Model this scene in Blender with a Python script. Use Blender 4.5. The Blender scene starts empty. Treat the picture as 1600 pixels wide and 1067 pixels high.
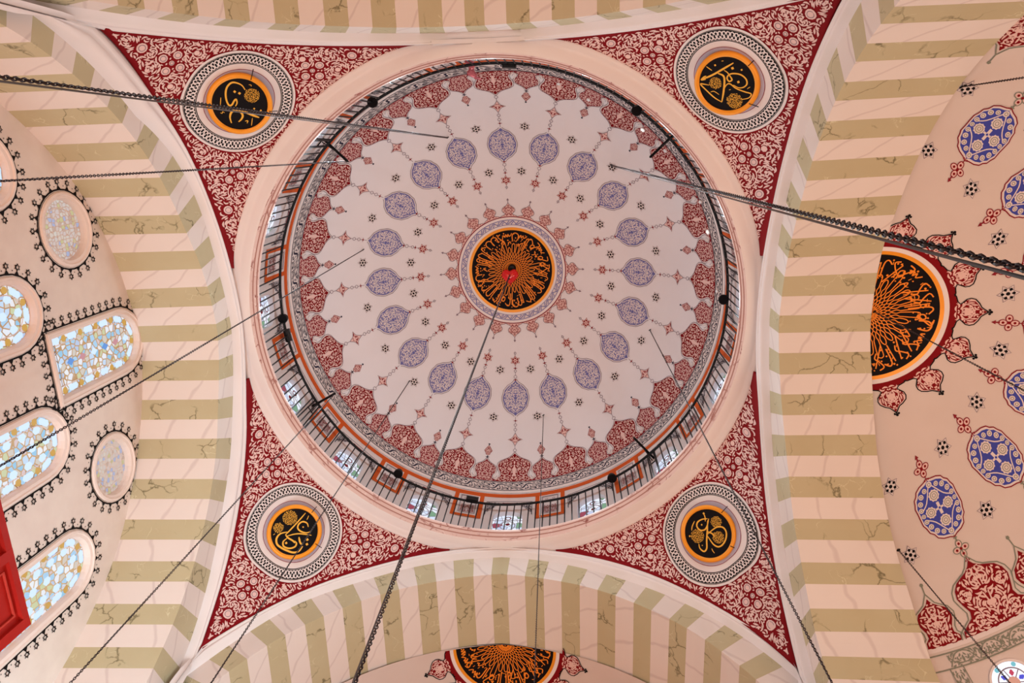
import bpy, math, random
import numpy as np
from mathutils import Matrix, Vector
PI=math.pi
sc=bpy.context.scene
C=sc.collection

# ------------------------------------------------------------ camera, world, lights, exposure
# world axes: +x runs to the photo's right, +y towards its lower edge, +z up into the dome; the camera is at eye height (z=0)
RM=[[0.99723,0.03472,0.06585],[-0.01619,0.96456,-0.26336],[-0.07266,0.26157,0.96245]]
cam=bpy.data.cameras.new('camera'); cam.sensor_width=36; cam.lens=1112.06*36/1600; cam.clip_end=200
DRUM=224
co=bpy.data.objects.new('camera',cam); C.objects.link(co)
r_,d_,f_=Vector(RM[0]),Vector(RM[1]),Vector(RM[2])
m=Matrix((r_,-d_,-f_)).transposed().to_4x4(); m.translation=Vector((1.6071,-3.7327,0.0)); co.matrix_world=m
sc.camera=co
sc.view_settings.view_transform='Standard'; sc.view_settings.look='None'; sc.view_settings.gamma=1
sc.view_settings.use_curve_mapping=False
sc.view_settings.exposure=0.0
sc.cycles.max_bounces=6
w=bpy.data.worlds.new('daylight'); sc.world=w; w.use_nodes=True
bg=w.node_tree.nodes['Background']; bg.inputs[0].default_value=(1.0,0.95,0.93,1); bg.inputs[1].default_value=0.02
def area(name,loc,size,power,col,to=(0,0,1),spread=PI,sy=None):
    l=bpy.data.lights.new(name,'AREA'); l.energy=power; l.color=col; l.size=size; l.spread=spread
    if sy: l.shape='RECTANGLE'; l.size_y=sy
    else: l.shape='DISK'
    o=bpy.data.objects.new(name,l); C.objects.link(o); o.location=loc
    o.rotation_euler=Vector(to).to_track_quat('-Z','Y').to_euler(); return o
area('chandelier_light',(0,0,-1.0),9,370,(.95,1,.98),spread=math.radians(120))
area('side_bay_light',(9.6,0,2.5),5,700,(1,.66,.46),(-.05,0,1))
area('side_bay_light',(-6.9,-1.5,3.5),1.6,290,(1,.66,.48),(0,-.15,1),sy=7)
area('side_bay_light',(0,9.6,2.5),5,270,(1,.34,.10),(0,-.05,1))
area('side_bay_light',(0,-9.6,2.5),5,420,(1,.52,.29),(0,.05,1))
area('window_light',(-3.2,4.6,2.0),2.2,300,(.68,.9,1),(-.62,.06,1),spread=math.radians(110))  # added fill in the open bay, where no window is; brightens the left wall
for k in range(16):      # daylight falling in through the sixteen drum windows
    t=2*PI*k/16; l=bpy.data.lights.new('drum_daylight','SPOT'); l.energy=DRUM; l.color=(.74,.92,1); l.spot_size=math.radians(165); l.spot_blend=1; l.shadow_soft_size=0
    o=bpy.data.objects.new('drum_daylight',l); C.objects.link(o); o.location=(5.25*math.sin(t),-5.25*math.cos(t),17.3)
    o.rotation_euler=Vector((-math.sin(t),math.cos(t),-.9)).to_track_quat('-Z','Y').to_euler()

# ------------------------------------------------------------ measured building
b=6.066; zc=8.4811; ra=6.4479; e=.5779; b3=5.8694; r3=7.311; e3=.528
WD={'L':1.7887,'R':1.8499,'B':1.9355,'T':1.9}
zA=15.73; RC=5.7887; zC=18.4503; zap=22.4638
_h=zap-zC; Rs=(RC**2+_h*_h)/(2*_h); zs=zap-Rs
PH=math.radians(-0.9)      # turn of the painted pattern on the dome
DEV={"IL":[-172,-172,-172,-172,-172,-172,-166,-157,-148,-141,-136,-129,-127,-133,-154,-165,-141,-91,-55,-28,-10,-24,-56,-66,-34,-8,3,6,-4,-17,-17,-17,-17,-17,-17,-17,-17],
"OL":[250,250,250,250,250,250,250,231,200,156,110,78,92,109,88,78,104,142,162,162,170,203,268,311,299,237,102,-55,-55,-55,-55,-55,-55,-55,-55,-55,-55],
"RL":[-136,-136,-136,-136,-136,-136,-136,-136,-103,-66,-32,-13,-10,-9,-37,-113,-126,-125,-109,-89,-75,-56,-46,-28,3,18,6,-19,-35,-41,-41,-41,-41,-41,-41,-41,-41],
"FL":[-124,-124,-124,-124,-124,-124,-123,-119,-111,-103,-111,-136,-155,-155,-146,-131,-107,-88,-100,-116,-94,-61,-39,-17,3,9,9,4,-3,-3,-3,-3,-3,-3,-3,-3,-3],
"IR":[-230,-230,-230,-230,-230,-230,-230,-288,-350,-385,-388,-424,-481,-487,-448,-391,-328,-265,-210,-195,-196,-205,-229,-237,-213,-181,-156,-141,-133,-127,-123,-121,-121,-121,-121,-121,-121],
"OR":[20,20,20,20,20,20,20,20,73,78,51,21,10,8,-4,-15,-13,-6,6,29,42,53,70,83,89,99,119,144,153,139,139,139,139,139,139,139,139],
"RR":[-326,-326,-326,-326,-326,-326,-326,-326,-312,-298,-300,-304,-316,-348,-354,-322,-202,-178,-179,-181,-187,-232,-260,-261,-256,-238,-199,-175,-175,-175,-175,-175,-175,-175,-175,-175,-175],
"FR":[-174,-174,-174,-174,-174,-174,-237,-290,-311,-297,-287,-294,-295,-299,-325,-339,-319,-243,-197,-152,-90,-66,-114,-134,-126,-113,-103,-98,-102,-117,-135,-135,-135,-135,-135,-135,-135],
"IB":[-1,-1,-1,-1,-1,-1,-1,-1,8,22,22,12,17,28,29,15,-6,-12,-15,-26,-31,-25,-11,1,4,1,-2,4,-1,-9,-11,-11,-11,-11,-11,-11,-11],
"OB":[234,234,234,234,234,234,234,232,238,247,251,245,233,228,234,251,259,256,255,268,291,307,303,287,295,325,351,330,267,221,193,193,193,193,193,193,193],
"RB":[-56,-56,-56,-56,-56,-56,-56,-56,-68,-65,-44,-4,31,48,47,29,-8,-35,-34,-23,-11,-2,-5,-14,-21,-16,-21,-40,-50,-50,-50,-50,-50,-50,-50,-50,-50],
"FB":[8,8,8,8,8,8,8,8,8,8,8,8,8,-2,-15,-26,-36,-33,-21,-7,-13,-33,-22,9,24,24,24,24,24,24,24,24,24,24,24,24,24],
"IT":[119,119,119,119,119,119,119,119,119,119,119,119,119,119,121,126,96,55,46,64,102,130,112,97,113,118,93,48,33,14,14,14,14,14,14,14,14],
"OT":[358,358,358,358,358,358,358,358,358,358,358,358,358,358,357,375,403,422,422,392,361,369,396,414,395,367,347,326,282,215,159,159,159,159,159,159,159],
"RT":[-10,-10,-10,-10,-10,-10,-10,-10,-10,-10,-21,21,81,112,113,82,20,-32,-59,-66,-46,2,90,146,157,172,176,146,93,93,93,93,93,93,93,93,93]}
def base(th,r,ee):
    ct=abs(math.cos(th)); return -ee*ct+math.sqrt(r*r-ee*ee*(1-ct*ct))
def devi(k,th):
    t=min(max(math.degrees(th)/5,0),35.999); i=int(t); a=DEV[k]; q=a[i]+(a[i+1]-a[i])*(t-i); return q/1000
def curve(s,c,th):
    """lateral offset and height on the arch of side s: I front edge of the soffit, O outer edge of the striped face, R painted edge, F far edge"""
    k=c+s
    if k=='FT': k='IT'
    if c=='I' or c=='F': r=base(th,ra,e)
    elif c=='O': r=base(th,ra+.45,e)
    else: r=base(th,r3,e3)
    r+=devi(k,th)
    l,z=r*math.cos(th),zc+r*math.sin(th)
    lim={'I':b-.12,'F':b-.12,'O':b,'R':b3}[c]
    return max(-lim,min(lim,l)),z
def place(s,l,d,z):
    return {'L':(-d,l,z),'R':(d,l,z),'B':(l,d,z),'T':(l,-d,z)}[s]

# ------------------------------------------------------------ materials
def newmat(name):
    m=bpy.data.materials.new(name); m.use_nodes=True; nt=m.node_tree; return m,nt,nt.nodes['Principled BSDF']
def lin(c): return tuple(((x/255)/12.92 if x/255<=.04045 else ((x/255+.055)/1.055)**2.4) for x in c)+(1,)
def plain(name,c,rough=.7,metal=0,spec=.3):
    m,nt,p=newmat(name); p.inputs['Base Color'].default_value=lin(c); p.inputs['Roughness'].default_value=rough
    p.inputs['Metallic'].default_value=metal; p.inputs['Specular IOR Level'].default_value=spec; return m
def node(nt,t,**k):
    n=nt.nodes.new(t)
    for a,v in k.items(): setattr(n,a,v)
    return n
def plaster(name,c,c2,scale=1.2,bump=.05,rough=.8):
    m,nt,p=newmat(name); L=nt.links
    tc=node(nt,'ShaderNodeTexCoord'); n=node(nt,'ShaderNodeTexNoise'); n.inputs['Scale'].default_value=scale; n.inputs['Detail'].default_value=6
    mx=node(nt,'ShaderNodeMix',data_type='RGBA'); mx.inputs[6].default_value=lin(c); mx.inputs[7].default_value=lin(c2)
    L.new(tc.outputs['Object'],n.inputs['Vector']); L.new(n.outputs['Fac'],mx.inputs[0]); L.new(mx.outputs[2],p.inputs['Base Color'])
    bu=node(nt,'ShaderNodeBump'); bu.inputs['Strength'].default_value=bump; n2=node(nt,'ShaderNodeTexNoise'); n2.inputs['Scale'].default_value=9
    L.new(tc.outputs['Object'],n2.inputs['Vector']); L.new(n2.outputs['Fac'],bu.inputs['Height']); L.new(bu.outputs[0],p.inputs['Normal'])
    p.inputs['Roughness'].default_value=rough; p.inputs['Specular IOR Level'].default_value=.2; return m
def marble(name,c,c2,dark,light,scale,amt,stretch=(1,1,1),wid=.035,rough=.6):
    m,nt,p=newmat(name); L=nt.links
    tc=node(nt,'ShaderNodeTexCoord'); mp=node(nt,'ShaderNodeMapping'); mp.inputs['Scale'].default_value=stretch
    L.new(tc.outputs['Object'],mp.inputs['Vector'])
    n=node(nt,'ShaderNodeTexNoise'); n.inputs['Scale'].default_value=1.6; n.inputs['Detail'].default_value=5
    L.new(mp.outputs[0],n.inputs['Vector'])
    add=node(nt,'ShaderNodeVectorMath',operation='MULTIPLY_ADD'); add.inputs[1].default_value=(.9,.9,.9)
    L.new(n.outputs['Color'],add.inputs[0]); L.new(mp.outputs[0],add.inputs[2])
    def vein(sc_,w_,thr):
        v=node(nt,'ShaderNodeTexVoronoi',feature='DISTANCE_TO_EDGE'); v.inputs['Scale'].default_value=sc_
        L.new(add.outputs[0],v.inputs['Vector'])
        r=node(nt,'ShaderNodeMapRange'); r.inputs[1].default_value=0; r.inputs[2].default_value=w_; r.inputs[3].default_value=1; r.inputs[4].default_value=0
        L.new(v.outputs['Distance'],r.inputs[0])
        k=node(nt,'ShaderNodeTexNoise'); k.inputs['Scale'].default_value=sc_*.9
        L.new(mp.outputs[0],k.inputs['Vector'])
        g=node(nt,'ShaderNodeMapRange'); g.inputs[1].default_value=thr; g.inputs[2].default_value=thr+.1
        L.new(k.outputs['Fac'],g.inputs[0])
        mm=node(nt,'ShaderNodeMath',operation='MULTIPLY'); L.new(r.outputs[0],mm.inputs[0]); L.new(g.outputs[0],mm.inputs[1])
        m2=node(nt,'ShaderNodeMath',operation='MULTIPLY'); L.new(mm.outputs[0],m2.inputs[0]); m2.inputs[1].default_value=amt; return m2
    b0=node(nt,'ShaderNodeMix',data_type='RGBA'); b0.inputs[6].default_value=lin(c); b0.inputs[7].default_value=lin(c2); L.new(n.outputs['Fac'],b0.inputs[0])
    b1=node(nt,'ShaderNodeMix',data_type='RGBA'); b1.inputs[7].default_value=lin(dark); L.new(b0.outputs[2],b1.inputs[6]); L.new(vein(scale,wid,.5).outputs[0],b1.inputs[0])
    b2=node(nt,'ShaderNodeMix',data_type='RGBA'); b2.inputs[7].default_value=lin(light); L.new(b1.outputs[2],b2.inputs[6]); L.new(vein(scale*1.9,wid*.8,.55).outputs[0],b2.inputs[0])
    L.new(b2.outputs[2],p.inputs['Base Color']); p.inputs['Roughness'].default_value=rough; p.inputs['Specular IOR Level'].default_value=.25; return m
def wavemarble(name,c,c2,vein,amt):
    m,nt,p=newmat(name); L=nt.links
    tc=node(nt,'ShaderNodeTexCoord'); n=node(nt,'ShaderNodeTexNoise'); n.inputs['Scale'].default_value=.9; n.inputs['Detail'].default_value=4
    L.new(tc.outputs['Object'],n.inputs['Vector'])
    b0=node(nt,'ShaderNodeMix',data_type='RGBA'); b0.inputs[6].default_value=lin(c); b0.inputs[7].default_value=lin(c2); L.new(n.outputs['Fac'],b0.inputs[0])
    wv=node(nt,'ShaderNodeTexWave',wave_type='BANDS',bands_direction='DIAGONAL'); wv.inputs['Scale'].default_value=.8; wv.inputs['Distortion'].default_value=4.5; wv.inputs['Detail'].default_value=3; wv.inputs['Detail Scale'].default_value=.7
    L.new(tc.outputs['Object'],wv.inputs['Vector'])
    r=node(nt,'ShaderNodeMapRange'); r.inputs[1].default_value=.965; r.inputs[2].default_value=1; r.inputs[3].default_value=0; r.inputs[4].default_value=amt
    L.new(wv.outputs['Fac'],r.inputs[0])
    b1=node(nt,'ShaderNodeMix',data_type='RGBA'); b1.inputs[7].default_value=lin(vein); L.new(b0.outputs[2],b1.inputs[6]); L.new(r.outputs[0],b1.inputs[0])
    L.new(b1.outputs[2],p.inputs['Base Color']); p.inputs['Roughness'].default_value=.6; p.inputs['Specular IOR Level'].default_value=.25; return m
def emit(name,c,s):
    m,nt,p=newmat(name); p.inputs['Base Color'].default_value=(.03,.03,.03,1); p.inputs['Emission Color'].default_value=lin(c); p.inputs['Emission Strength'].default_value=s; return m
def stained(name,scale,stops,lead,strength,width=.05,mix=None):
    """leaded glass lit from outside: irregular cells of coloured glass in a pale tracery"""
    m,nt,p=newmat(name); L=nt.links
    tc=node(nt,'ShaderNodeTexCoord')
    v=node(nt,'ShaderNodeTexVoronoi'); v.inputs['Scale'].default_value=scale; v.inputs['Randomness'].default_value=.75
    v2=node(nt,'ShaderNodeTexVoronoi',feature='DISTANCE_TO_EDGE'); v2.inputs['Scale'].default_value=scale; v2.inputs['Randomness'].default_value=.75
    L.new(tc.outputs['Object'],v.inputs['Vector']); L.new(tc.outputs['Object'],v2.inputs['Vector'])
    sep=node(nt,'ShaderNodeSeparateColor'); L.new(v.outputs['Color'],sep.inputs[0])
    rp=node(nt,'ShaderNodeValToRGB'); rp.color_ramp.interpolation='CONSTANT'
    el=rp.color_ramp.elements; el[0].position=0; el[0].color=lin(stops[0]); el[1].position=1/len(stops); el[1].color=lin(stops[1])
    for i,s_ in enumerate(stops[2:]):
        q=el.new((i+2)/len(stops)); q.color=lin(s_)
    L.new(sep.outputs[0],rp.inputs[0])
    mr=node(nt,'ShaderNodeMapRange'); mr.inputs[1].default_value=width*.7; mr.inputs[2].default_value=width
    L.new(v2.outputs['Distance'],mr.inputs[0])
    p.inputs['Base Color'].default_value=lin(lead); p.inputs['Roughness'].default_value=.5
    L.new(rp.outputs[0],p.inputs['Emission Color'])
    mu=node(nt,'ShaderNodeMath',operation='MULTIPLY'); mu.inputs[1].default_value=strength; L.new(mr.outputs[0],mu.inputs[0]); L.new(mu.outputs[0],p.inputs['Emission Strength'])
    mb=node(nt,'ShaderNodeMix',data_type='RGBA'); mb.inputs[6].default_value=lin(lead); mb.inputs[7].default_value=(0.02,.02,.02,1); L.new(mr.outputs[0],mb.inputs[0]); L.new(mb.outputs[2],p.inputs['Base Color'])
    return m
M={}
M['plaster']=plaster('cream_plaster',(217,200,192),(208,189,180))
M['joint']=plain('brown_stone_joint',(168,110,96),.7)
M['domep']=plaster('dome_plaster',(229,221,222),(223,214,216),.8)
M['trim']=plaster('white_moulding_paint',(234,222,219),(228,212,208))
M['wallp']=plaster('mottled_wall_plaster',(234,218,206),(218,198,188),3.0,.08)
M['green']=marble('green_painted_marble',(194,181,148),(184,168,133),(96,88,58),(216,208,174),1.5,.85,wid=.03)
M['pale']=wavemarble('pale_painted_marble',(229,214,206),(222,206,198),(176,148,146),.3)
M['pink']=marble('veined_pink_stone',(222,186,172),(208,164,150),(140,66,56),(232,202,190),2.6,1.0,wid=.07)
M['red']=plain('crimson_paint',(126,6,15),.75,0,.15)
M['cream']=plain('cream_paint',(222,206,202),.8)
M['stroke']=plain('pink_cream_paint',(226,186,178),.8)
M['blue']=plain('lilac_blue_paint',(104,102,158),.8)
M['blue2']=plain('deep_blue_paint',(62,70,160),.8)
M['ink']=plain('blue_black_paint',(44,40,58),.8)
M['black']=plain('black_paint',(12,5,7),.7,0,.15)
M['line']=plain('grey_mauve_paint',(132,112,122),.8)
M['redline']=plain('dark_red_paint',(134,26,38),.8)
M['orange']=plain('orange_paint',(206,84,18),.7)
M['gold']=plain('gilded_wood',(240,150,24),.45,.15,.5)
M['goldtxt']=plain('gold_leaf_lettering',(232,170,60),.5,.1)
M['amber']=plain('amber_gold_paint',(240,134,30),.6)
M['grey']=plain('grey_paint',(176,164,176),.8)
M['iron']=plain('black_iron',(20,16,16),.5,.3)
M['chain']=plain('dark_chain_iron',(58,40,40),.45,.5,.5)
M['cable']=plain('grey_steel_cable',(112,104,104),.4,.6,.5)
M['sage']=plain('grey_green_paint',(128,128,112),.8)

# ------------------------------------------------------------ mesh helpers
class MB:
    def __init__(s): s.v=[]; s.f=[]; s.m=[]; s.mats=[]
    def mi(s,k):
        if k not in s.mats: s.mats.append(k)
        return s.mats.index(k)
    def face(s,pts,k):
        n=len(s.v); s.v+= [tuple(p) for p in pts]; s.f.append(tuple(range(n,n+len(pts)))); s.m.append(s.mi(k))
    def faces2(s,polys,fn,k,h):
        for po in polys: s.face([fn(u,v,h) for u,v in po],k)
    def grid(s,P,kf):
        """P[i][j] points; kf a material key or a function of i, j"""
        n=len(s.v); a=len(P); c=len(P[0])
        for row in P: s.v+=[tuple(p) for p in row]
        for i in range(a-1):
            for j in range(c-1):
                k=kf(i,j) if callable(kf) else kf
                if k is None: continue
                s.f.append((n+i*c+j,n+i*c+j+1,n+(i+1)*c+j+1,n+(i+1)*c+j)); s.m.append(s.mi(k))
    def box(s,p0,p1,k):
        x0,y0,z0=p0; x1,y1,z1=p1; n=len(s.v)
        s.v+=[(x,y,z) for z in (z0,z1) for y in (y0,y1) for x in (x0,x1)]
        for q in ((0,2,3,1),(4,5,7,6),(0,1,5,4),(2,6,7,3),(0,4,6,2),(1,3,7,5)): s.f.append(tuple(n+i for i in q)); s.m.append(s.mi(k))
    def tube(s,pts,r,k,n=8,closed=False):
        pts=[Vector(p) for p in pts]; N=len(pts); rows=[]
        for i,p in enumerate(pts):
            a=pts[(i-1)%N] if (closed or i>0) else p; c=pts[(i+1)%N] if (closed or i<N-1) else p
            t=(c-a).normalized(); u=t.cross(Vector((0,0,1)) if abs(t.z)<.9 else Vector((1,0,0))).normalized(); v=t.cross(u)
            rr=r[i] if isinstance(r,(list,tuple)) else r
            rows.append([p+u*rr*math.cos(2*PI*j/n)+v*rr*math.sin(2*PI*j/n) for j in range(n)])
        o=len(s.v)
        for q in rows: s.v+=[tuple(x) for x in q]
        for i in range(N if closed else N-1):
            for j in range(n):
                a=o+i*n+j; b_=o+i*n+(j+1)%n; c=o+((i+1)%N)*n+(j+1)%n; d=o+((i+1)%N)*n+j
                s.f.append((a,b_,c,d)); s.m.append(s.mi(k))
        if not closed:
            for i in (0,N-1): s.f.append(tuple(o+i*n+j for j in range(n))); s.m.append(s.mi(k))
    def build(s,name,parent=None,smooth=True):
        me=bpy.data.meshes.new(name); me.from_pydata(s.v,[],s.f); me.update()
        for k in s.mats: me.materials.append(M[k])
        me.polygons.foreach_set('material_index',s.m)
        if smooth: me.polygons.foreach_set('use_smooth',[True]*len(s.f))
        o=bpy.data.objects.new(name,me); C.objects.link(o)
        if parent: o.parent=parent
        return o
def tag(o,label=None,cat=None,group=None,kind=None):
    if label: o['label']=label
    if cat: o['category']=cat
    if group: o['group']=group
    if kind: o['kind']=kind
    return o
def empty(name,loc=(0,0,0),rz=0):
    o=bpy.data.objects.new(name,None); C.objects.link(o); o.location=loc; o.rotation_euler=(0,0,rz); o.empty_display_size=.2; return o
def copy_tree(o,parent=None):
    c=o.copy(); C.objects.link(c); c.parent=parent
    for ch in list(o.children): copy_tree(ch,c)
    return c
def lathe(mb,prof,k,n=192,a0=0,a1=2*PI):
    P=[[(r*math.sin(t),-r*math.cos(t),z) for t in [a0+(a1-a0)*i/n for i in range(n+1)]] for r,z in prof]
    mb.grid(P,k)

# flat drawing primitives: each returns polygons in (u,v)
def ribbon(pts,w,taper=False):
    out=[]; L=[];R=[]
    n=len(pts)
    for i,(x,y) in enumerate(pts):
        a=pts[max(i-1,0)]; c=pts[min(i+1,n-1)]; dx,dy=c[0]-a[0],c[1]-a[1]; q=math.hypot(dx,dy) or 1
        ww=w[i] if isinstance(w,(list,tuple)) else w
        L.append((x-dy/q*ww/2,y+dx/q*ww/2)); R.append((x+dy/q*ww/2,y-dx/q*ww/2))
    return [[L[i],R[i],R[i+1],L[i+1]] for i in range(n-1)]
def loop(pts,w): return ribbon(list(pts)+[pts[0],pts[1]],w)
def disc(x,y,r,n=8,ph=0,ry=None):
    ry=ry or r
    return [[(x+r*math.cos(ph+2*PI*i/n),y+ry*math.sin(ph+2*PI*i/n)) for i in range(n)]]
def ringp(x,y,r,w,n=14): return ribbon([(x+r*math.cos(2*PI*i/n),y+r*math.sin(2*PI*i/n)) for i in range(n+1)],w)
def smooth(pts,n=5):
    """Catmull-Rom through the points"""
    out=[]; P=[pts[0]]+list(pts)+[pts[-1]]
    for i in range(1,len(P)-2):
        p0,p1,p2,p3=P[i-1:i+3]
        for j in range(n):
            t=j/n; out.append(tuple(.5*((2*p1[a])+(-p0[a]+p2[a])*t+(2*p0[a]-5*p1[a]+4*p2[a]-p3[a])*t*t+(-p0[a]+3*p1[a]-3*p2[a]+p3[a])*t**3) for a in (0,1)))
    out.append(tuple(pts[-1])); return out
def fillsym(half,n=8,rows=None):
    """fill a shape symmetric about u=0 given as (halfwidth, v) from bottom to top"""
    out=[]
    for (w0,v0),(w1,v1) in zip(half[:-1],half[1:]):
        if v1==v0: continue
        for j in range(n):
            a,c=-1+2*j/n,-1+2*(j+1)/n
            out.append([(a*w0,v0),(c*w0,v0),(c*w1,v1),(a*w1,v1)])
    return out
def outline(half): return [(-w,v) for w,v in half]+[(w,v) for w,v in reversed(half)]
def inhalf(half,marg=0):
    vs=np.array([v for w,v in half]); ws=np.array([w for w,v in half])
    return lambda u,v: (np.abs(u)<np.interp(v,vs,ws,left=-1,right=-1)-marg)&(v>vs[0]+marg)&(v<vs[-1]-marg)
def arab(inside,bb,s,seed,spirals=0,mirror=True,cover=1.0):
    """dense scrolling foliage: spiral stems first, then curled leaves packed round them; polygons in (u,v)"""
    rnd=random.Random(seed); g=s/3.0
    u0,u1,v0,v1=bb
    if mirror: u0=0
    nx=int((u1-u0)/g)+1; ny=int((v1-v0)/g)+1
    U,V=np.meshgrid(u0+(np.arange(nx)+.5)*g,v0+(np.arange(ny)+.5)*g)
    occ=~inside(U,V); out=[]
    def mark(x,y,r):
        i0=int((x-r-u0)/g); i1=int((x+r-u0)/g)+1; j0=int((y-r-v0)/g); j1=int((y+r-v0)/g)+1
        i0=max(i0,0); j0=max(j0,0)
        if i1<=0 or j1<=0: return
        sub=(U[j0:j1,i0:i1]-x)**2+(V[j0:j1,i0:i1]-y)**2<r*r
        occ[j0:j1,i0:i1]|=sub
    def isfree(x,y):
        i=int((x-u0)/g); j=int((y-v0)/g)
        return 0<=i<nx and 0<=j<ny and x>=u0 and y>=v0 and not occ[j,i]
    cen=[]
    free=[(i,j) for j in range(ny) for i in range(nx) if not occ[j,i]]
    for scl in ((1,.62,.4) if spirals>7 else (1,.6) if spirals else ()):
        free=[(i,j) for j,i in np.argwhere(~occ)]
        rnd.shuffle(free); new=[]
        for (i,j) in free[:5000]:
            x,y=u0+(i+.5)*g,v0+(j+.5)*g
            R=spirals*s*scl*rnd.uniform(.8,1.2)
            if mirror and x<R*.98 and x>R*.25: continue
            if occ[j,i] or any((x-a)**2+(y-c_)**2<((R+q)*.9)**2 for a,c_,q in cen): continue
            if not all(isfree(max(x+R*.85*math.cos(t),u0+g),y+R*.85*math.sin(t)) for t in (0,.8,1.6,2.4,3.1,3.9,4.7,5.5)): continue
            cen.append((x,y,R)); new.append((x,y,R))
        for x,y,R in new:
            sg=rnd.choice((-1,1)); ph=rnd.uniform(0,6.28); pts=[]; big_=scl==1
            n=26 if big_ else 18; turn=8.6 if big_ else 6.6
            for q in range(n+1):
                t=q/n; rr=R*(.24+.68*t); a=ph+sg*t*turn; pts.append((x+rr*math.cos(a),y+rr*math.sin(a)))
            pts=[p for p in pts if p[0]>=u0]
            if len(pts)>3: out+=ribbon(pts,s*.62)
            out+=disc(x,y,R*.2,7)
            for p in pts: mark(p[0],p[1],s*.42)
            mark(x,y,R*.24)
            # short leaves springing from the stem
            for q in range(2,len(pts)-1,3):
                px,py=pts[q]; dx,dy=pts[q+1][0]-px,pts[q+1][1]-py; aa=math.atan2(dy,dx)+rnd.choice((-1,1))*.9
                lp=[(px+s*k*.75*math.cos(aa),py+s*k*.75*math.sin(aa)) for k in range(3)]
                if all(0<=(X-u0) and isfree(X,Y) for X,Y in lp[1:]) or rnd.random()<.25:
                    if min(X for X,Y in lp)>=u0: out+=ribbon(lp,[s*.5,s*.95,s*.15]); mark(lp[1][0],lp[1][1],s*.5)
    def leaf(x,y,a,L,cv,w):
        pts=[];ws=[]
        n=4
        for q in range(n+1):
            t=q/n; pts.append((x,y)); ws.append(w*max(.12,math.sin(PI*min(t*.9+.08,1))))
            x+=L/n*math.cos(a); y+=L/n*math.sin(a); a+=cv/n
        return pts,ws
    for L,w,k in ((3.6*s,s*.95,1),(2.3*s,s*.95,1),(1.3*s,s*.85,1)):
        free=[(i,j) for j,i in np.argwhere(~occ)]
        rnd.shuffle(free)
        for (i,j) in free[:int(len(free)*cover)]:
            if occ[j,i]: continue
            x,y=u0+(i+.5)*g,v0+(j+.5)*g
            if cen:
                c_=min(cen,key=lambda q:(q[0]-x)**2+(q[1]-y)**2)
                a=math.atan2(y-c_[1],x-c_[0])+PI/2*rnd.choice((-1,1))+rnd.uniform(-.7,.7)
            else: a=rnd.uniform(0,6.28)
            pts,ws=leaf(x,y,a,L,rnd.uniform(-2.6,2.6),w)
            if all(isfree(px,py) for px,py in pts):
                out+=ribbon(pts,ws)
                for px,py in pts: mark(px,py,w*.5+s*.25)
    if mirror: out+=[[(-x,y) for x,y in po] for po in out]
    return out

# ------------------------------------------------------------ the four great arches
GC=[90.2+sg*x for sg in (-1,1) for x in (7.6,15.6,23.7,32.0,40.3,48.8,57.4,66.0,74.5,83.0)]+[90.2]
GB=sorted([(c-(1.7 if abs(c-90.2)<1 else 2.05),c+(1.7 if abs(c-90.2)<1 else 2.05)) for c in GC])
GB=[(max(a,0),min(c,180)) for a,c in GB if c>0 and a<180]
ths=set([0.0,180.0])
for a,c in GB: ths|={a,c,(a+c)/2}
for (a,c),(a2,c2) in zip(GB[:-1],GB[1:]): ths|={(c+a2)/2}
ths=sorted(ths)
def isgreen(t): return any(a<=t<=c for a,c in GB)
AL={'L':('striped green and cream marbled arch over the stained glass wall','arch'),
    'R':('striped green and cream marbled arch opening on the half dome with blue medallions','arch'),
    'B':('striped arch whose far edge cuts across a black and gold roundel, at the lower edge','arch'),
    'T':('striped arch beside the two pendentives with the wider tips, cut by the upper edge','arch')}
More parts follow.
